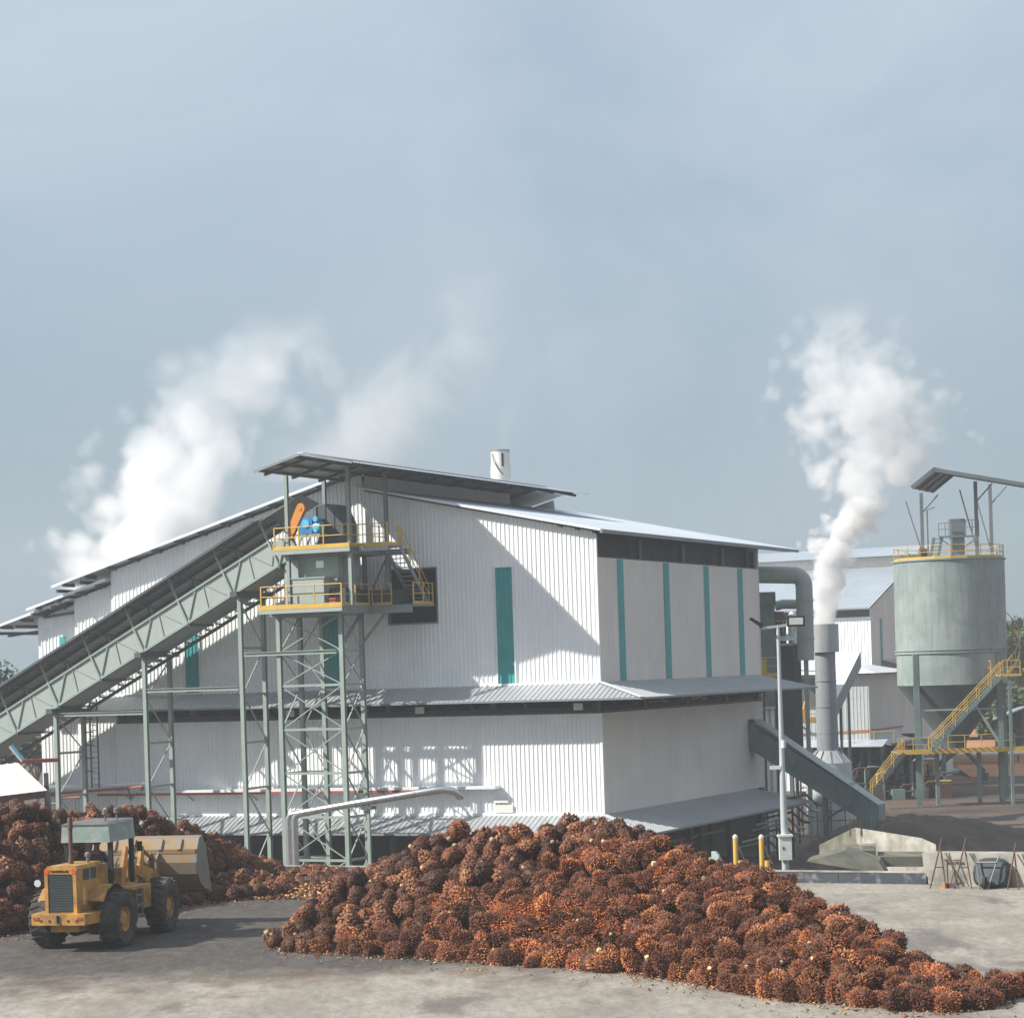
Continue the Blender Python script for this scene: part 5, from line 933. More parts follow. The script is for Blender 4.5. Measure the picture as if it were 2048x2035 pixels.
# ================================================================ wheel loader
def loader():
    T = Thing('wheel_loader', 'worn yellow wheel loader seen from behind with raised bucket and green-grey canopy', 'loader', (-12.0, 64.3, 0))
    RF = Frame((-12.16, 64.1), rad(76)); w = RF.w((1.7, 0, 0)); FF = Frame((w.x, w.y), rad(80))
    def tr(f, mb): mb.v = [tuple(f.w(p)) for p in mb.v]; return mb
    def p(name, mb, mat, f=RF, parent=None, smooth=False, label=None): return T.part(name, tr(f, mb), mat, parent, smooth, label)
    def wheel(f, x, y):
        r, wd = .80, .60; s = 1 if y > 0 else -1; prof = [(.36, -wd/2+.06), (.52, -wd/2), (.70, -wd/2+.01), (.77, -wd/2+.07), (.785, 0), (.77, wd/2-.07), (.70, wd/2-.01), (.52, wd/2), (.36, wd/2-.06)]
        n = 40; mb = MB(); mb.add([(x+rr*math.cos(2*math.pi*k/n), y+yy, r+rr*math.sin(2*math.pi*k/n)) for rr, yy in prof for k in range(n)], [(i*n+k, i*n+(k+1) % n, (i+1)*n+(k+1) % n, (i+1)*n+k) for i in range(len(prof)-1) for k in range(n)])
        for k in range(22):                    # chevron lugs
            a = 2*math.pi*k/22
            for sg in (-1, 1):
                q = [((.775, 0), a), ((.76, sg*(wd/2-.03)), a+.12)]; pts = []
                for (rr, yy), aa in q:
                    for dr, da in ((0, -.045), (.045, -.035), (.045, .035), (0, .045)): pts.append((x+(rr+dr)*math.cos(aa+da), y+yy, r+(rr+dr)*math.sin(aa+da)))
                mb.add(pts, [(0, 1, 2, 3), (7, 6, 5, 4), (0, 4, 5, 1), (1, 5, 6, 2), (2, 6, 7, 3), (3, 7, 4, 0)])
        t = p('tyre', mb, 'rubber', f, None, True)
        mb = MB(); pr = [(.37, s*.24), (.34, s*.12), (.22, s*.10), (.20, s*.2), (.02, s*.21)]
        mb.add([(x+rr*math.cos(2*math.pi*k/24), y+yy, r+rr*math.sin(2*math.pi*k/24)) for rr, yy in pr for k in range(24)], [(i*24+k, i*24+(k+1) % 24, (i+1)*24+(k+1) % 24, (i+1)*24+k) for i in range(4) for k in range(24)])
        p('rim', mb, 'cat_yellow', f, t); 
        for k in range(8): a = k*math.pi/4; p('wheel_bolt', MB().cyl((x+.27*math.cos(a), y+s*.1, r+.27*math.sin(a)), (x+.27*math.cos(a), y+s*.15, r+.27*math.sin(a)), .025, 6), 'worn_steel', f, t)
    for y in (-1.02, 1.02): wheel(RF, 0, y)
    for y in (-1.02, 1.02): wheel(FF, 1.75, y)
    # rear frame
    h = p('engine_hood', MB().prism([(-1.35, -.47, 1.0), (-1.35, .47, 1.0), (-1.35, .47, 2.28), (-1.35, .40, 2.36), (-1.35, -.40, 2.36), (-1.35, -.47, 2.28)], (1.75, 0, .0)), 'cat_yellow'); p('hood_step', MB().box((.4, -.47, 1.0), (.7, .47, 2.28)), 'cat_yellow')
    g = p('radiator_grille', MB().prism([(-1.37, -.36, 1.12), (-1.37, .36, 1.12), (-1.37, .36, 2.02), (-1.37, .26, 2.14), (-1.37, -.26, 2.14), (-1.37, -.36, 2.02)], (.04, 0, 0)), 'grille')
    for k in range(14): p('grille_slat', MB().box((-1.385, -.34, 1.15+k*.07), (-1.37, .34, 1.175+k*.07)), 'grille', RF, g)
    p('grille_frame', MB().box((-1.40, -.47, 1.0), (-1.352, -.37, 2.2)).box((-1.40, .37, 1.0), (-1.352, .47, 2.2)).box((-1.40, -.37, 2.15), (-1.352, .37, 2.3)), 'cat_yellow', RF, g)
    p('corner_mark', MB().prism([(-1.41, .47, 2.28), (-1.41, .28, 2.28), (-1.41, .36, 2.16), (-1.41, .47, 2.16)], (.008, 0, 0)), 'orange_red'); p('corner_mark', MB().prism([(-1.41, -.47, 2.28), (-1.41, -.28, 2.28), (-1.41, -.36, 2.16), (-1.41, -.47, 2.16)], (.008, 0, 0)), 'orange_red')
    p('counterweight', MB().prism([(-1.62, -.78, .78), (-1.62, .78, .78), (-1.1, .86, .78), (-.3, .86, .78), (-.3, -.86, .78), (-1.1, -.86, .78)], (0, 0, .30)), 'cat_yellow'); p('tow_pin', MB().cyl((-1.64, 0, .85), (-1.64, 0, 1.05), .035, 8), 'black')
    for y in (-.55, -.3, .25, .5): p('weight_bolt', MB().cyl((-1.635, y, .9), (-1.61, y, .9), .04, 8), 'rusty')
    p('side_cover', MB().prism([(-1.1, -.475, 1.05), (.3, -.475, 1.05), (.3, -.475, 1.7), (-1.1, -.475, 1.9)], (0, -.03, 0)), 'cat_yellow'); wv = p('side_vent', MB().box((-.95, -.5, 1.95), (-.15, -.472, 2.24)), 'grille')
    p('vent_bar', MB().box((-.6, -.505, 1.95), (-.55, -.49, 2.24)), 'cat_yellow', RF, wv); p('filler_cap', MB().cyl((-.2, -.5, 1.2), (-.2, -.56, 1.2), .08, 12), 'cat_yellow')
    p('rear_frame', MB().box((-1.2, -.42, .55), (1.5, .42, 1.0)), 'cat_yellow'); p('axle', MB().cyl((0, -.8, .8), (0, .8, .8), .2, 12), 'worn_steel'); p('fuel_tank', MB().cyl((.4, -.45, .5), (1.2, -.45, .5), .25, 14).cyl((.4, .45, .5), (1.2, .45, .5), .25, 14), 'black')
    for s in (-1, 1):                          # arched fenders
        pts = [(.95*math.cos(a), .8+.93*math.sin(a)) for a in (rad(20), rad(45), rad(70), rad(95), rad(120), rad(145))]
        mb = MB(); mb.add([(x, y, z) for x, z in pts for y in (s*.5, s*.98)], [(2*i, 2*i+1, 2*i+3, 2*i+2) for i in range(5)]); mb.add([(x*1.02, y, z+.04) for x, z in pts for y in (s*.5, s*.98)], [(2*i, 2*i+1, 2*i+3, 2*i+2) for i in range(5)])
        p('fender', mb, 'cat_yellow'); p('running_board', MB().box((.75, s*.5, 1.5), (2.0, s*1.2, 1.58)), 'cat_yellow')
    p('exhaust_stack', MB().lathe((-.45, .10), [(.075, 2.36), (.075, 2.55), (.06, 2.6), (.06, 3.3), (.075, 3.31), (.075, 3.58), (.05, 3.64)], 14), 'rusty', RF, None, True); p('precleaner', MB().lathe((-.05, -.22), [(.05, 2.36), (.05, 2.5), (.09, 2.53), (.09, 2.6), (.04, 2.65)], 14), 'worn_steel', RF, None, True)
    lh = p('work_lamp', MB().cyl((-1.2, .72, 1.9), (-1.3, .72, 1.9), .11, 14), 'black', RF, None, True); p('lamp_lens', MB().cyl((-1.302, .72, 1.9), (-1.31, .72, 1.9), .1, 14), 'lamp_glass', RF, lh); p('lamp_stalk', MB().bar((-1.2, .45, 1.9), (-1.2, .7, 1.9), .04), 'black', RF, lh)
    # cab: posts, canopy, seat, wheel
    p('cab_floor', MB().box((.6, -.75, 1.5), (2.0, .75, 1.62)), 'cat_yellow'); cz = 2.88
    for x, y in ((.5, .66), (.5, -.66), (1.95, .66), (1.95, -.66)): p('canopy_post', MB().bar((x, y, 1.55), (x, y, cz+.05), .12), 'black')
    c = p('canopy', MB().prism([(.3, -.74, cz), (.3, .74, cz), (.3, .70, cz+.5), (.3, -.70, cz+.5)], (1.75, 0, .0)), 'canopy_green'); p('canopy_top', MB().prism([(.26, -.72, cz+.5), (.26, .72, cz+.5), (.5, .6, cz+.56), (.5, -.6, cz+.56)], (1.75, 0, 0)), 'worn_steel', RF, c)
    for x in (.9, 1.7): p('roof_lamp', MB().lathe((x, -.35), [(.03, cz+.55), (.03, cz+.72), (.09, cz+.74), (.09, cz+.86), (.04, cz+.9)], 10), 'worn_steel', RF, c)
    p('seat', MB().box((.75, -.25, 1.62), (1.2, .25, 2.0)).box((.72, -.25, 2.0), (.84, .25, 2.5)), 'black'); p('steering_column', MB().bar((1.65, 0, 1.62), (1.5, 0, 2.15), .06), 'black'); p('steering_wheel', MB().cyl((1.5, 0, 2.15), (1.47, 0, 2.18), .2, 16), 'black'); p('dashboard', MB().box((1.6, -.5, 1.6), (1.9, .5, 2.05)), 'cat_yellow')
    # front frame, arms and bucket
    f = FF
    p('front_frame', MB().box((.1, -.45, .55), (2.3, .45, 1.25)).prism([(.5, -.5, 1.2), (1.6, -.5, 1.2), (1.4, -.5, 2.0), (.9, -.5, 2.05)], (0, .12, 0)).prism([(.5, .38, 1.2), (1.6, .38, 1.2), (1.4, .38, 2.0), (.9, .38, 2.05)], (0, .12, 0)), 'cat_yellow', f); p('front_axle', MB().cyl((1.75, -.8, .8), (1.75, .8, .8), .2, 12), 'worn_steel', f); p('side_box', MB().box((.35, -.95, .85), (1.0, -.5, 1.45)), 'cat_yellow', f)
    bx, bz = 3.35, 1.55
    for s in (-1, 1):
        p('lift_arm', MB().prism([(1.0, s*.46, 1.75), (1.2, s*.46, 2.05), (2.6, s*.46, 1.75), (bx+.05, s*.46, 1.15), (bx+.05, s*.46, .85), (2.4, s*.46, 1.3)], (0, s*.1, 0)), 'cat_yellow', f); p('lift_cylinder', MB().cyl((1.1, s*.66, 1.0), (2.4, s*.66, 1.5), .09, 10), 'worn_steel', f); p('tilt_link', MB().prism([(1.9, s*.2, 1.9), (2.2, s*.2, 2.5), (2.4, s*.2, 2.45), (2.25, s*.2, 1.8)], (0, s*.1, 0)), 'cat_yellow', f); p('tilt_rod', MB().cyl((2.3, s*.25, 2.4), (bx-.1, s*.25, 2.0), .05, 8), 'worn_steel', f)
    prof = [(.42, 1.12), (.10, 1.05), (-.12, .75), (-.2, .35), (-.12, 0), (.12, -.28), (.55, -.48), (1.2, -.62)]
    hw = 1.6; P3 = [(bx+a*.98, bz+b) for a, b in prof]; mb = MB(); n = len(P3)
    inner = [(x+.05*(1 if i < 5 else .3), z+(.05 if i > 3 else 0)) for i, (x, z) in enumerate(P3)]
    mb.add([(x, s*hw, z) for s in (-1, 1) for x, z in P3]+[(x, s*hw, z) for s in (-1, 1) for x, z in inner], [(i, i+1, n+i+1, n+i) for i in range(n-1)]+[(3*n+i, 3*n+i+1, 2*n+i+1, 2*n+i) for i in range(n-1)]+[(0, n, 3*n, 2*n)])
    b = p('bucket_shell', mb, 'bucket_yellow', f); 
    for s in (-1, 1): p('bucket_side', MB().prism([(x, s*hw, z) for x, z in P3+[(bx+1.15, bz-.5), (bx+.75, bz+.8)]], (0, s*.05, 0)), 'worn_steel', f, b)
    for y in (-1.1, -.5, .35, .95): p('bucket_rib', MB().prism([(bx+.38, y-.05, bz+1.1), (bx+.02, y-.05, bz+1.03), (bx-.2, y-.05, bz+.75), (bx-.14, y-.05, bz+.7)], (0, .1, 0)), 'bucket_yellow', f, b)
    for y in (-.45, -.2, .2, .45): p('hinge_plate', MB().prism([(bx-.05, y-.03, bz+.75), (bx-.45, y-.03, bz+.45), (bx-.42, y-.03, bz-.6), (bx-.0, y-.03, bz-.15)], (0, .06, 0)), 'bucket_yellow', f, b)
    p('cutting_edge', MB().box((bx+1.05, -hw, bz-.66), (bx+1.32, hw, bz-.61)), 'worn_steel', f, b); p('back_strip', MB().box((bx-.16, -hw, bz+.62), (bx-.10, hw, bz+.74)), 'bucket_yellow', f, b)
    for k, (a, b_) in enumerate((((.9, -.5, 1.0), (1.6, -.55, 1.5)), ((.9, -.42, 1.1), (1.7, -.35, 1.7)), ((1.0, .4, 1.2), (1.8, .3, 1.75)))): p('hydraulic_hose', MB().tube([a, ((a[0]+b_[0])/2, a[1]-.12, (a[2]+b_[2])/2+.2), b_], .03, 6), 'black', f)
    for k in range(3): p('cab_step', MB().box((.95, -1.22, .75+.28*k), (1.35, -1.02, .79+.28*k)), 'worn_steel')
    p('step_rail', MB().bar((.95, -1.2, .7), (.95, -1.2, 1.5), .04).bar((1.35, -1.2, .7), (1.35, -1.2, 1.5), .04), 'worn_steel'); p('grab_rail', MB().tube([(.6, -.74, 1.6), (.6, -.78, 2.3), (.75, -.78, 2.4)], .02, 6), 'worn_steel'); p('side_mirror', MB().box((1.9, -1.0, 2.5), (1.94, -.85, 2.78)), 'black'); p('mirror_arm', MB().bar((1.92, -.7, 2.65), (1.92, -.9, 2.65), .025), 'black')
    for s in (-.38, .38): p('tail_light', MB().box((-1.64, s*1.7-.08, .92), (-1.615, s*1.7+.08, 1.0)), 'red')
    # lettering
    def letters(body, size, mat, f, loc, xdir, parent):
        me = text_mesh(body, size, mat); m = Matrix((xdir, (0, 0, 1), Vector(xdir).cross(Vector((0, 0, 1))))).transposed()
        for v in me.vertices: v.co = f.w(m @ v.co+Vector(loc))-T.base
        o = bpy.data.objects.new('lettering', me); COL.objects.link(o); o.parent = parent
    letters('CATERPILLAR', .085, 'letter_black', RF, (-1.412, 0, 2.2), (0, -1, 0), g)
    for k, ch in enumerate('1501'): letters(ch, .13, 'letter_white', RF, (-1.0, -.515, 1.65-.12*k), (1, 0, 0), h)
    return RF
RF = loader()
def skin_mesh(name, joints, edges, mat, f, sub=1):
    me = bpy.data.meshes.new(name); me.from_pydata([f.w(j[:3]) for j in joints], edges, []); me.materials.append(MATS[mat])
    o = bpy.data.objects.new(name, me); COL.objects.link(o); o.modifiers.new('skin', 'SKIN'); 
    for i, j in enumerate(joints): me.skin_vertices[0].data[i].radius = (j[3], j[3]); me.skin_vertices[0].data[i].use_root = i == 0
    m = o.modifiers.new('sub', 'SUBSURF'); m.levels = m.render_levels = sub; return o
def operator():
    f = RF
    J = [(1.0, 0, 2.08, .15), (1.0, 0, 2.3, .16), (1.02, 0, 2.52, .15), (1.03, 0, 2.63, .06), (1.05, 0, 2.74, .105), (1.06, 0, 2.82, .09),
         (1.02, -.2, 2.5, .07), (1.15, -.28, 2.28, .055), (1.38, -.18, 2.2, .04), (1.45, -.15, 2.2, .045), (1.02, .2, 2.5, .07), (1.15, .28, 2.28, .055), (1.38, .18, 2.2, .04), (1.45, .15, 2.2, .045),
         (1.0, -.12, 2.05, .1), (1.42, -.2, 2.06, .085), (1.5, -.24, 1.72, .06), (1.62, -.24, 1.68, .05), (1.0, .12, 2.05, .1), (1.42, .16, 2.06, .085), (1.5, .18, 1.72, .06), (1.62, .18, 1.68, .05)]
    E_ = [(0, 1), (1, 2), (2, 3), (3, 4), (4, 5), (2, 6), (6, 7), (7, 8), (8, 9), (2, 10), (10, 11), (11, 12), (12, 13), (0, 14), (14, 15), (15, 16), (16, 17), (0, 18), (18, 19), (19, 20), (20, 21)]
    o = skin_mesh('person', J, E_, 'skin', f); tag(o, 'person in blue work clothes sitting in the loader cab, facing the bucket', 'person')
    Jc = [(x, y, z, r*1.12+.012) for x, y, z, r in J]
    keep = [0, 1, 2, 6, 7, 8, 10, 11, 12, 14, 15, 16, 18, 19, 20]; mp_ = {k: i for i, k in enumerate(keep)}
    c = skin_mesh('work_clothes', [Jc[k] for k in keep], [(mp_[a], mp_[b]) for a, b in E_ if a in mp_ and b in mp_], 'cloth_blue', f); c.parent = o
    s = MB().box((1.46, -.29, 1.6), (1.72, -.19, 1.7)).box((1.46, .13, 1.6), (1.72, .23, 1.7)); s.v = [tuple(f.w(p)) for p in s.v]
    sh = bpy.data.objects.new('shoes', new_mesh('shoes', s, (0, 0, 0), 'box_white')); COL.objects.link(sh); sh.parent = o
    k = MB().lathe((1.05, 0), [(.125, 2.78), (.12, 2.84), (.07, 2.9), (.01, 2.92)], 16); k.v = [tuple(f.w(p)) for p in k.v]
    cp = bpy.data.objects.new('cap', new_mesh('cap', k, (0, 0, 0), 'cloth_blue', True)); COL.objects.link(cp); cp.parent = o
operator()
# ================================================================ palm fruit bunches
rng = np.random.default_rng(7)
def bunch_variant(seed, nf, nspk, lo=False):
    r = np.random.default_rng(seed); ax = np.array([.30, .24, .225])*r.uniform(.85, 1.15, 3)
    kind = ('dark', 'patched', 'brown', 'brown', 'patched', 'dark', 'brown', 'orange', 'dark', 'patched', 'brown', 'patched')[seed % 12]
    dark = np.array([.115, .044, .024]); brown = np.array([.24, .080, .035]); red = np.array([.32, .094, .037]); org = np.array([.47, .18, .066]); straw = np.array([.55, .38, .2])
    V_, F_, C_ = [], [], []
    bm = bmesh.new(); bmesh.ops.create_icosphere(bm, subdivisions=2, radius=1.0); bm.verts.ensure_lookup_table()
    core = np.array([v.co[:] for v in bm.verts]); cf = [[v.index for v in f.verts] for f in bm.faces]; bm.free()
    bump = 1+.10*np.sin(core @ r.normal(0, 3, 3))+.06*np.sin(core @ r.normal(0, 5, 3))-.03; V_.append(core*ax*(.80 if lo else .88)*bump[:, None]); F_ += cf; C_.append(np.tile(dark*.8, (len(core), 1))); n = len(core)
    k = np.arange(nf)+.5; ph = np.arccos(1-2*k/nf); th = math.pi*(1+5**.5)*k
    D = np.stack([np.cos(th)*np.sin(ph), np.sin(th)*np.sin(ph), np.cos(ph)], 1)+r.normal(0, .06, (nf, 3)); D /= np.linalg.norm(D, axis=1)[:, None]
    pd = r.normal(0, 1, 3); pd /= np.linalg.norm(pd); pd2 = r.normal(0, 1, 3); pd2 /= np.linalg.norm(pd2); sz = .052*math.sqrt(150/nf)
    for d in D:
        b = 1+.16*math.sin(d @ pd*3)+.12*math.sin(d @ pd2*4); u = np.cross(d, [.3, .5, .81]); u /= np.linalg.norm(u); w = np.cross(d, u); c = d*ax*.86*b; tip = d*ax*b*r.uniform(.97, 1.10)+r.normal(0, .010, 3); s = sz*r.uniform(.75, 1.2); a = r.uniform(0, 1.5)
        q = [c+(u*math.cos(a+e)+w*math.sin(a+e))*s for e in (0, math.pi/2, math.pi, 3*math.pi/2)]
        m2 = [c*.35+tip*.65+(x-c)*.62 for x in q]
        t = .5+.5*(d @ pd)+r.normal(0, .18); 
        w1 = min(1, max(0, (t-.62)*5)); hot = org*w1+red*(1-w1) if r.random() > .25 else red
        if kind == 'dark': col = dark*.6+brown*.4*r.random()
        elif kind == 'brown': col = dark*.35+brown*.65
        elif kind == 'patched': w2 = min(1, max(0, (t-.55)*4)); col = (dark*.5+brown*.5)*(1-w2)+hot*w2
        else: w2 = min(1, max(0, (t-.15)*3)); col = brown*(1-w2)+hot*w2
        col = np.clip(col*r.uniform(.6, 1.4), .006, .8)
        if lo: V_.append(np.array(q+[tip])); F_ += [[n+i, n+(i+1) % 4, n+4] for i in range(4)]; C_.append(np.vstack([np.tile(col*.42, (4, 1)), np.clip(col[None]*1.7, 0, .75)])); n += 5; continue  # shade put into vertex colour: dark fruit roots, tips brightened as if sunlit
        V_.append(np.array(q+m2+[tip])); F_ += [[n+i, n+(i+1) % 4, n+4+(i+1) % 4, n+4+i] for i in range(4)]+[[n+4+i, n+4+(i+1) % 4, n+8] for i in range(4)]; C_.append(np.vstack([np.tile(col*.35, (4, 1)), np.tile(col, (4, 1)), col[None]*1.5])); n += 9  # same root shade and sunlit tips in the vertex colour
    for _ in range(nspk):                      # stiff bract spikes
        d = r.normal(0, 1, 3); d /= np.linalg.norm(d); u = np.cross(d, r.normal(0, 1, 3)); u /= np.linalg.norm(u); c = d*ax*.95; tip = c+d*r.uniform(.03, .075)+r.normal(0, .025, 3)
        col = (straw*.30 if r.random() < .3 else brown*.9)*r.uniform(.6, 1.2); V_.append(np.array([c-u*.009, c+u*.009, tip])); F_.append([n, n+1, n+2]); C_.append(np.tile(col, (3, 1))); n += 3
    if seed % 3 == 0:                          # pale cut stalk
        s = r.uniform(.045, .07); q = [(ax[0]*.9, s*math.cos(e), s*math.sin(e)) for e in np.linspace(0, 2*math.pi, 7)[:-1]]; q2 = [(ax[0]*1.18, y*.85, z*.85) for _, y, z in q]
        V_.append(np.array(q+q2)); F_ += [[n+i, n+(i+1) % 6, n+6+(i+1) % 6, n+6+i] for i in range(6)]+[[n+6+i for i in range(6)]]; C_.append(np.vstack([np.tile(straw*.6, (6, 1)), np.tile(straw*1.25, (6, 1))])); n += 12
    return np.vstack(V_), F_, np.vstack(C_), kind
def mesh_arrays(name, Vv, Ff, Cc, mat):
    me = bpy.data.meshes.new(name); me.from_pydata(Vv.tolist() if len(Vv) < 20000 else Vv, [], Ff); me.materials.append(MATS[mat])
    a = me.color_attributes.new('Col', 'FLOAT_COLOR', 'POINT'); cc = np.ones((len(Vv), 4), np.float32); cc[:, :3] = Cc; a.data.foreach_set('color', cc.ravel()); me.update(); return me
def big_mesh(name, Vs, Fs, Cs, mat):           # fast path: Fs = list of (loop index array, face size array)
    Vv = np.concatenate(Vs).astype(np.float32); L_ = np.concatenate([f[0] for f in Fs]).astype(np.int32); S_ = np.concatenate([f[1] for f in Fs]).astype(np.int32)
    me = bpy.data.meshes.new(name); me.vertices.add(len(Vv)); me.vertices.foreach_set('co', Vv.ravel()); me.loops.add(len(L_)); me.loops.foreach_set('vertex_index', L_); me.polygons.add(len(S_)); st = np.zeros(len(S_), np.int32); st[1:] = np.cumsum(S_)[:-1]; me.polygons.foreach_set('loop_start', st); me.update(calc_edges=True); me.validate()
    a = me.color_attributes.new('Col', 'FLOAT_COLOR', 'POINT'); cc = np.ones((len(Vv), 4), np.float32); cc[:, :3] = np.concatenate(Cs); a.data.foreach_set('color', cc.ravel()); me.materials.append(MATS[mat]); return me
HI = [bunch_variant(i, 420, 200, True) for i in range(12)]
LO = [bunch_variant(108+i, 180, 90, True) for i in range(12)]
def stations(rows, drop=.2):
    out_ = []
    for (rx, ry, Y), (tx, ty), in rows:
        R_ = np.array(V(rx, ry, Y)); R_[2] = max(.03, R_[2]-drop); t = np.array(G(tx, ty)); 
        b = R_.copy(); d = R_[:2]-t[:2]; d = d/(np.linalg.norm(d)+1e-6); b[:2] = R_[:2]+d*(R_[2]/math.tan(rad(33))+.2); b[2] = 0; out_.append((t, R_, b))
    return out_
MAIN = stations([((548, 1886, 62.6), (540, 1896)), ((620, 1812, 64.5), (600, 1903)), ((690, 1742, 66), (690, 1908)), ((770, 1712, 66), (780, 1914)), ((860, 1670, 65), (900, 1922)), ((960, 1656, 64.3), (990, 1926)), ((1060, 1650, 63.5), (1080, 1932)), ((1205, 1632, 62.5), (1250, 1946)), ((1285, 1662, 61.6), (1310, 1955)), ((1340, 1690, 61), (1390, 1968)), ((1470, 1732, 59), (1490, 1986)), ((1560, 1752, 57.5), (1560, 1998)), ((1640, 1800, 55.8), (1660, 2008)), ((1750, 1858, 53.5), (1770, 2018)), ((1900, 1940, 51), (1890, 2026)), ((2025, 1978, 49.7), (2030, 2004))])
LEFT = stations([((-70, 1596, 72), (-70, 1880)), ((40, 1608, 72), (40, 1866)), ((150, 1616, 74.0), (150, 1846)), ((260, 1618, 76.3), (260, 1830)), ((340, 1632, 78.5), (345, 1815)), ((410, 1655, 80), (400, 1806)), ((470, 1692, 81.3), (470, 1800)), ((540, 1722, 82.5), (540, 1793)), ((600, 1742, 83.2), (610, 1782)), ((690, 1754, 84), (690, 1770))], .22)
def surf(st, i, f, u):                         # u: -1 front toe, 0 ridge, +1 back toe
    A = [st[i][k]*(1-f)+st[i+1][k]*f for k in range(3)]
    if u < 0: v = -u; p = A[1]*(1-v)+A[0]*v; h = A[1][2]*(1-v**1.15)
    else: p = A[1]*(1-u)+A[2]*u; h = A[1][2]*(1-u**1.2)
    return np.array([p[0], p[1], h])
def sample(st, spacing, n, r, umax=.6):
    pts = []; cell = {}
    wts = np.array([np.linalg.norm(st[i+1][1][:2]-st[i][1][:2])*(np.linalg.norm(st[i][0]-st[i][1])+np.linalg.norm(st[i+1][0]-st[i+1][1])) for i in range(len(st)-1)]); cum = np.cumsum(wts)/wts.sum()
    for _ in range(n):
        i = int(np.searchsorted(cum, r.random())); u = -r.random() if r.random() < .8 else r.random()*umax; p = surf(st, min(i, len(st)-2), r.random(), u); 
        p[:2] += r.normal(0, .05, 2); key = tuple((p/spacing).astype(int)); ok = True
        for dx in (-1, 0, 1):
            for dy in (-1, 0, 1):
                for dz in (-1, 0, 1):
                    for q in cell.get((key[0]+dx, key[1]+dy, key[2]+dz), ()):
                        if (p[0]-q[0])**2+(p[1]-q[1])**2+(p[2]-q[2])**2 < spacing**2: ok = False; break
                    if not ok: break
                if not ok: break
            if not ok: break
        if ok: cell.setdefault(key, []).append(p); pts.append((p, u))
    return pts
def rot(r):
    q = Quaternion((r.normal(), r.normal(), r.normal(), r.normal())); q.normalize(); return q
def heaps():
    pm_ = sample(MAIN, .435, 28000, rng); pl = sample(LEFT, .43, 24000, rng)
    allb = []
    for heap, pts in (('main', pm_), ('left', pl)):
        for p, u in pts:
            z = p[2]+rng.normal(.03, .09); s = rng.uniform(.80, 1.28)
            z = max(z, .15*s); allb.append((heap, np.array([p[0], p[1], z]), u, s, rot(rng), int(rng.integers(12))))
    front = [b for b in allb if b[0] == 'main' and b[2] < .05]; front.sort(key=lambda b: b[1][1]); ind = front[:298]; ids = set(map(id, ind)); rest = [b for b in allb if id(b) not in ids]
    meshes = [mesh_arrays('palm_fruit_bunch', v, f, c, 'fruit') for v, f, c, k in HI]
    look = {'dark': 'blackish brown', 'brown': 'dull brown', 'patched': 'orange patched', 'orange': 'mostly orange'}
    tip = max(ind, key=lambda b: b[1][0]/b[1][1]); low = min(ind, key=lambda b: b[1][1])
    for b in ind:
        o = bpy.data.objects.new('palm_fruit_bunch', meshes[b[5]]); COL.objects.link(o); o.location = b[1]; o.rotation_mode = 'QUATERNION'; o.rotation_quaternion = b[4]; o.scale = (b[3],)*3
        a_ = b[1][0]/b[1][1]; zone = 'left of the crest' if a_ < -.01 else 'straight below the crest' if a_ < .06 else 'right of the crest' if a_ < .10 else 'below the lamp post' if a_ < .135 else 'below the concrete barrier' if a_ < .18 else 'at the right tip'
        row = 'foot row' if b[2] < -.86 else 'lower slope' if b[2] < -.55 else 'upper slope'; size = 'small ' if b[3] < 1.0 else 'large ' if b[3] > 1.16 else ''
        lab = size+look[HI[b[5]][3]]+' fruit bunch'+(' with pale stalk' if b[5] % 3 == 0 else '')+', '+row+' '+zone
        if b is tip: lab = 'outermost palm fruit bunch at the right tip of the foreground heap'
        if b is low and b is not tip: lab = 'palm fruit bunch at the foot of the heap, closest to the photographer'
        tag(o, lab, 'fruit bunch', 'palm fruit bunches on the foreground heap')
    # everything else in both heaps, as one mass
    Vs, Fs, Cs, n = [], [], [], 0
    pre = [(v, np.concatenate([np.array(q) for q in f]), np.array([len(q) for q in f]), c) for v, f, c, k in LO]
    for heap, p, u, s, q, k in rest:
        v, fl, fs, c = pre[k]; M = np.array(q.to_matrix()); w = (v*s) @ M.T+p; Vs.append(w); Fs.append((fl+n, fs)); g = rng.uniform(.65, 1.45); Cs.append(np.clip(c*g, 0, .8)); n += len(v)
    for st in (MAIN, LEFT):                    # dark body of the heap under the bunches
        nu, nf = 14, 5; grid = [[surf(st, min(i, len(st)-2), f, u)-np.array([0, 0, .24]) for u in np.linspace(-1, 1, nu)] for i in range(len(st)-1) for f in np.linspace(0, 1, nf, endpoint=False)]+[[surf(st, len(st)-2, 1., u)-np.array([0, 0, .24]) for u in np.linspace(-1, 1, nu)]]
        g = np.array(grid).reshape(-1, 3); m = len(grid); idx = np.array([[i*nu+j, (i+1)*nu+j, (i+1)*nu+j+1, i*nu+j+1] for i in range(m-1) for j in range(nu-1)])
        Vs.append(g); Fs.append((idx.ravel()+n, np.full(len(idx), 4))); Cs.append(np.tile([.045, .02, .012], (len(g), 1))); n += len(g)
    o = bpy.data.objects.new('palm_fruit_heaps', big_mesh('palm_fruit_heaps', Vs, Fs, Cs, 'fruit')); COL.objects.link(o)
    tag(o, 'countless rust-brown palm fruit bunches making up the two heaps', 'fruit heap', None, 'stuff')
    # loose fruit, spikelets and crumbs at the foot of the heaps
    Vs, Fs, Cs, n = [], [], [], 0; r = np.random.default_rng(3)
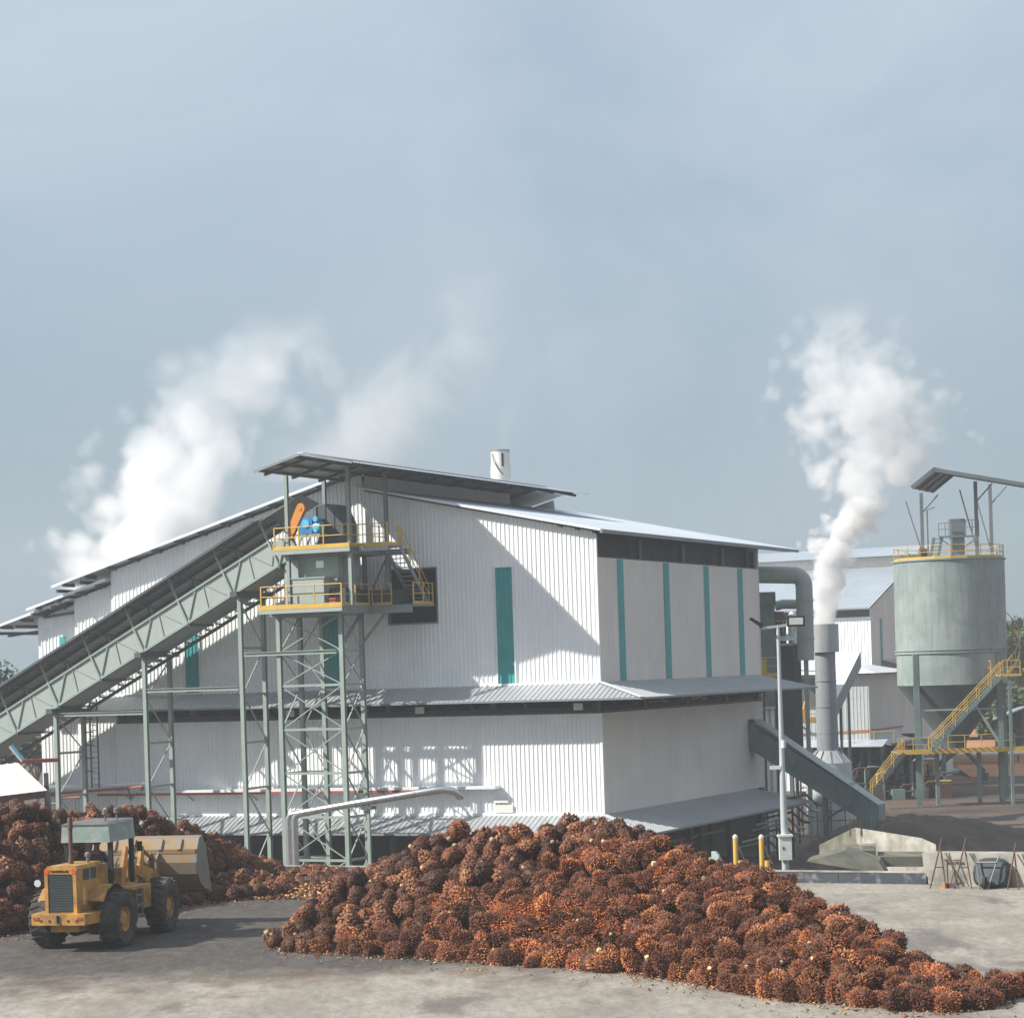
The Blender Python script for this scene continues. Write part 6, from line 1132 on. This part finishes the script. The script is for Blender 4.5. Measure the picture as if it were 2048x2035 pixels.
    def flake(p, s, col):
        nonlocal n
        d = r.normal(0, 1, (4, 3))*s*.6; d[:, 2] *= .6; v = p+d; v[:, 2] = np.maximum(v[:, 2], .006); Vs.append(v); Fs.append((np.array([0, 1, 2, 0, 3, 1, 1, 3, 2, 0, 2, 3])+n, np.full(4, 3))); Cs.append(np.tile(col, (4, 1))); n += 4
    cols = [np.array(c) for c in ((.05, .025, .016), (.13, .055, .03), (.28, .085, .03), (.5, .22, .07), (.42, .3, .16), (.09, .045, .028))]
    for st, cnt in ((MAIN, 3200), (LEFT, 3600)):
        for _ in range(cnt):
            i = int(r.integers(len(st)-1)); f = r.random(); A = st[i][0]*(1-f)+st[i+1][0]*f; Rg = st[i][1]*(1-f)+st[i+1][1]*f; d = A[:2]-Rg[:2]; d /= np.linalg.norm(d)+1e-6
            e = r.exponential(.28)-.35 if r.random() < .9 else r.uniform(-.3, 2.5); p = np.array([A[0]+d[0]*e, A[1]+d[1]*e, .03]); flake(p, r.uniform(.02, .07), cols[int(r.integers(6))]*r.uniform(.6, 1.3))
    for _ in range(9000):                      # shredded low stretch joining the two heaps
        px, py = r.uniform(360, 700), r.uniform(0, 1); lo, hi = np.interp(px, [360, 450, 560, 700], [1812, 1800, 1798, 1800]), np.interp(px, [360, 450, 560, 700], [1760, 1748, 1745, 1758]); g = np.array(G(px, lo+(hi-lo)*py)); g[2] = r.uniform(.02, .30)*math.sin(math.pi*min(1, max(.05, py))); flake(g, r.uniform(.05, .13), cols[int(r.integers(6))]*r.uniform(.6, 1.3))
    for _ in range(2600):                      # orange scatter of loose fruit low on the heap's face
        i = 5+int(r.integers(2)); p = surf(MAIN, i, r.random(), -r.uniform(.62, .84)); p[2] += r.uniform(.10, .28); flake(p, r.uniform(.03, .06), np.array([.42, .12, .035])*r.uniform(.5, 1.3))
    o = bpy.data.objects.new('loose_fruit_debris', big_mesh('loose_fruit_debris', Vs, Fs, Cs, 'fruit')); COL.objects.link(o); tag(o, 'loose orange fruit, spikelets and shreds scattered round the heaps', 'debris', None, 'stuff')
heaps()
# ================================================================ trees
def tree(label, x, y, h, cr, seed, mat='leaf', n=2600, cat='tree', ls=.32):
    r = random.Random(seed); T = Thing('broadleaf_tree', label, cat, (x, y, GZ), WORLD, 'trees around the mill')
    mb = MB(); mb.cyl((x, y, GZ), (x+r.uniform(-.3, .3), y, GZ+h*.55), .04*h*.5, 9, .02*h*.5); tips = []
    for k in range(7):
        a = r.uniform(0, 6.28); z0 = GZ+h*r.uniform(.3, .55); q = Vector((x+math.cos(a)*cr*r.uniform(.4, .8), y+math.sin(a)*cr*r.uniform(.4, .8), GZ+h*r.uniform(.6, .92))); mb.cyl((x, y, z0), q, .1, 6, .03); tips.append(q)
    T.part('trunk', mb, 'bark'); tips.append(Vector((x, y, GZ+h*.9)))
    mb = MB(); cl = []
    for k in range(16): b = r.choice(tips); cl.append((b+Vector((r.gauss(0, cr*.25), r.gauss(0, cr*.25), r.gauss(0, h*.07))), cr*r.uniform(.22, .42)))
    for k in range(n):
        c, rr = r.choice(cl); d = Vector((r.gauss(0, 1), r.gauss(0, 1), r.gauss(0, .8))).normalized()*rr*r.random()**.35; p = c+d; u = Vector((r.gauss(0, 1), r.gauss(0, 1), r.gauss(0, 1))).normalized(); w = u.orthogonal().normalized(); s = ls*r.uniform(.6, 1.3)
        mb.add([p-u*s, p+w*s*.5, p+u*s, p-w*s*.5], [(0, 1, 2, 3)])
    T.part('crown', mb, mat)
def trees():
    S = [(2012, 252, 14.5, 4.2, 'leaf', 'pale trunked tree close behind the right side of the silo'), (2040, 262, 15.5, 4.6, 'leaf_dark', 'tallest dark tree right of the silo stair'), (2072, 248, 14, 4.5, 'leaf', 'bushy light green tree cut by the right frame edge'),
         (2000, 300, 15, 5, 'leaf_dark', 'dark tree standing farther back behind the silo'), (2052, 232, 7.5, 3.6, 'leaf', 'low bright bush in front of the far shed'), (2026, 236, 6.5, 3.0, 'leaf', 'small bush between the silo leg and the far shed'),
         (5, 190, 12.6, 4.6, 'leaf_dark', 'dark tree whose top shows above the gallery at the left edge'), (42, 175, 9.2, 3.8, 'leaf_dark', 'dark green tree under the gallery near the mill end'), (-30, 180, 12, 4.6, 'leaf', 'tree at the left frame edge behind the gallery'), (70, 196, 9.0, 4, 'leaf', 'lighter tree partly hidden by the stepped mill end')]
    for k, (px, Y, h, cr, m, lab) in enumerate(S):
        tree(lab, V(px, 1400, Y).x, Y, h, cr, 50+k, m)
    # far belt of forest all round the horizon
    r = random.Random(9); mb = MB()
    for k in range(15000):
        a = r.uniform(rad(35), rad(145)); d = r.uniform(420, 520); hh = 9+3.5*math.sin(a*23)+2*math.sin(a*61); x, y = d*math.cos(a), d*math.sin(a); z = GZ+hh*r.random()**.8*r.uniform(.75, 1.1); s = r.uniform(.8, 1.8); u = Vector((r.gauss(0, 1), r.gauss(0, .5), r.gauss(0, .7))).normalized(); w = u.orthogonal().normalized(); p = Vector((x, y, z)); mb.add([p-u*s, p+w*s*.6, p+u*s, p-w*s*.6], [(0, 1, 2, 3)])
    single('far_forest', mb, 'leaf_dark', 'far dark green belt of forest on the horizon', 'forest', kind='stuff')
trees()
# ================================================================ steam
def plume(label, pts, seed, amp=.9, nscale=.35, soft=.5, bias=1., aniso=.0, ramp=.4, puff=1.6, fade_in=0., col=(.98, .98, .98)):
    """pts: (world centre, radius, density) rising; a soft volume whose centre, width and density follow the height"""
    P = [Vector(p[0]) for p in pts]; z0, z1 = P[0].z, P[-1].z; base = P[0]
    m = bpy.data.materials.new('steam'); m.use_nodes = True; t = m.node_tree; N = t.nodes; N.clear(); LK = t.links.new
    o_ = N.new('ShaderNodeOutputMaterial'); vol = N.new('ShaderNodeVolumePrincipled'); vol.inputs['Color'].default_value = (*col, 1); vol.inputs['Anisotropy'].default_value = aniso; LK(vol.outputs[0], o_.inputs['Volume'])
    tcn = N.new('ShaderNodeTexCoord'); sp = N.new('ShaderNodeSeparateXYZ'); LK(tcn.outputs['Object'], sp.inputs[0])
    def M(op, a, b=None):
        q = N.new('ShaderNodeMath'); q.operation = op
        for i, v in enumerate((a, b)):
            if v is None: continue
            if isinstance(v, (int, float)): q.inputs[i].default_value = v
            else: LK(v, q.inputs[i])
        return q.outputs[0]
    tz = M('DIVIDE', sp.outputs['Z'], z1-z0)
    def curve(vals):
        lo, hi = min(vals), max(vals); hi = hi if hi > lo+1e-6 else lo+1
        f = N.new('ShaderNodeFloatCurve'); cv = f.mapping.curves[0]
        cv.points[0].location = (0, (vals[0]-lo)/(hi-lo)); cv.points[1].location = (1, (vals[-1]-lo)/(hi-lo))
        for p, v in list(zip(P, vals))[1:-1]: cv.points.new((p.z-z0)/(z1-z0), (v-lo)/(hi-lo))
        for q in cv.points: q.handle_type = 'AUTO_CLAMPED'
        f.mapping.update(); LK(tz, f.inputs['Value']); return M('ADD', M('MULTIPLY', f.outputs[0], hi-lo), lo)
    cx, cyy = curve([p.x-base.x for p in P]), curve([p.y-base.y for p in P]); rr = curve([p[1] for p in pts]); dn = curve([p[2] for p in pts])
    nz = N.new('ShaderNodeTexNoise'); nz.inputs['Scale'].default_value = nscale; nz.inputs['Detail'].default_value = 8; nz.inputs['Roughness'].default_value = .64; nz.inputs['Distortion'].default_value = .9
    mp_ = N.new('ShaderNodeMapping'); mp_.inputs['Location'].default_value = (seed*3.1, seed*1.7, seed*.9); LK(tcn.outputs['Object'], mp_.inputs[0]); LK(mp_.outputs[0], nz.inputs['Vector'])
    gr = N.new('ShaderNodeMapRange'); gr.inputs['From Max'].default_value = ramp; gr.inputs['To Min'].default_value = .22; LK(tz, gr.inputs[0])   # the jet starts tight and tears apart as it rises
    dx, dy = M('SUBTRACT', sp.outputs['X'], cx), M('SUBTRACT', sp.outputs['Y'], cyy); d = M('DIVIDE', M('SQRT', M('ADD', M('MULTIPLY', dx, dx), M('MULTIPLY', dy, dy))), rr)
    val = M('ADD', M('SUBTRACT', bias, d), M('MULTIPLY', M('MULTIPLY', M('SUBTRACT', nz.outputs[0], .5), amp*2), gr.outputs[0]))
    vo = N.new('ShaderNodeTexVoronoi'); vo.feature = 'F1'; vo.inputs['Scale'].default_value = nscale*1.4; vo.inputs['Detail'].default_value = 1.5; vo.inputs['Roughness'].default_value = .5; LK(mp_.outputs[0], vo.inputs['Vector'])
    val = M('ADD', val, M('MULTIPLY', M('MULTIPLY', M('SUBTRACT', .62, vo.outputs['Distance']), puff), gr.outputs[0]))      # rounded billows
    q = N.new('ShaderNodeMapRange'); q.interpolation_type = 'SMOOTHSTEP'; q.inputs['From Min'].default_value = .0; q.inputs['From Max'].default_value = soft; LK(val, q.inputs[0])
    e2 = N.new('ShaderNodeMapRange'); e2.interpolation_type = 'SMOOTHSTEP'; e2.inputs['From Max'].default_value = max(fade_in, 1e-3); LK(tz, e2.inputs[0])
    e0 = N.new('ShaderNodeMapRange'); e0.interpolation_type = 'SMOOTHSTEP'; e0.inputs['From Min'].default_value = 1.0; e0.inputs['From Max'].default_value = .86; LK(tz, e0.inputs[0])
    # fade out before the hull so that no hull edge ever shows
    e1 = N.new('ShaderNodeMapRange'); e1.interpolation_type = 'SMOOTHSTEP'; e1.inputs['From Min'].default_value = 1.85; e1.inputs['From Max'].default_value = 1.35; LK(d, e1.inputs[0])
    LK(M('MULTIPLY', M('MULTIPLY', M('MULTIPLY', M('MULTIPLY', q.outputs[0], dn), e0.outputs[0]), e1.outputs[0]), e2.outputs[0]), vol.inputs['Density'])
    mb = MB(); n = 14; rings = []
    for p, r_ in zip(P, [p[1] for p in pts]): rings += [(p.x+1.9*r_*math.cos(2*math.pi*k/n), p.y+1.9*r_*math.sin(2*math.pi*k/n), p.z) for k in range(n)]
    mb.add(rings, [(i*n+k, i*n+(k+1) % n, (i+1)*n+(k+1) % n, (i+1)*n+k) for i in range(len(P)-1) for k in range(n)]+[tuple(range(n))[::-1], tuple(range((len(P)-1)*n, len(P)*n))])
    MATS['_'] = m; o = single('steam_plume', mb, '_', label, 'steam', base, kind='stuff')
    return o
def pl_pts(rows, Y, k=1.): return [(V(x, y, Y), r/4600*Y, d*k) for x, y, r, d in rows]
def steam():
    plume('narrow dense jet of white steam at the mouth of the grey stack', pl_pts([(1648, 1262, 24, 3.2), (1650, 1225, 28, 2.8), (1660, 1170, 42, 2.2), (1656, 1118, 50, 1.9), (1690, 1055, 54, 1.6), (1725, 1000, 66, 1.0)], 150), 1, .8, .5, .35, 1.1, ramp=.5, puff=1.2)
    plume('billowing white steam cloud high above the grey stack', pl_pts([(1680, 1075, 54, 1.3), (1712, 1020, 64, 1.2), (1742, 970, 98, .8), (1752, 910, 130, .55), (1730, 845, 155, .42), (1712, 780, 155, .30), (1690, 700, 115, .18), (1675, 590, 80, .06)], 150), 6, 1.1, .30, .5, 1.1, ramp=.1, puff=1.5, fade_in=.08)
    plume('big white steam cloud rising behind the left roof slope', pl_pts([(245, 1180, 125, .8), (275, 1100, 148, .8), (320, 1010, 160, .6), (355, 930, 165, .42), (405, 850, 168, .24), (460, 770, 165, .14), (525, 700, 140, .08), (595, 610, 100, .02)], 152), 2, 1.2, .17, .6, 1.15, ramp=.1, puff=1.5)
    plume('thin drifting steam veil behind the roof ridge', pl_pts([(640, 960, 150, .12), (720, 880, 165, .12), (800, 790, 160, .10), (880, 710, 140, .08), (930, 630, 110, .055), (945, 520, 80, .02)], 158), 3, 2.2, .14, 1.1, 1.1, puff=.6)
    plume('faint smoke trailing from the numbered chimney', pl_pts([(1004, 897, 14, .10), (1012, 850, 24, .07), (1040, 780, 48, .035), (1100, 710, 80, .02), (1190, 640, 110, .008)], 140), 4, 1.5, .3, 1.0, puff=.5)
steam()

# ================================================================ the hazy humid air over the site
def haze():
    m = bpy.data.materials.new('haze'); m.use_nodes = True; N = m.node_tree.nodes; N.clear(); o = N.new('ShaderNodeOutputMaterial'); v = N.new('ShaderNodeVolumePrincipled')
    v.inputs['Color'].default_value = (.93, .96, 1, 1); v.inputs['Density'].default_value = .0006; v.inputs['Anisotropy'].default_value = .3; m.node_tree.links.new(v.outputs[0], o.inputs['Volume']); MATS['haze'] = m
    single('haze', MB().box((-560, -30, GZ-1.5), (560, 640, 44)), 'haze', 'thin pale haze in the humid air', 'haze', kind='stuff')
haze()
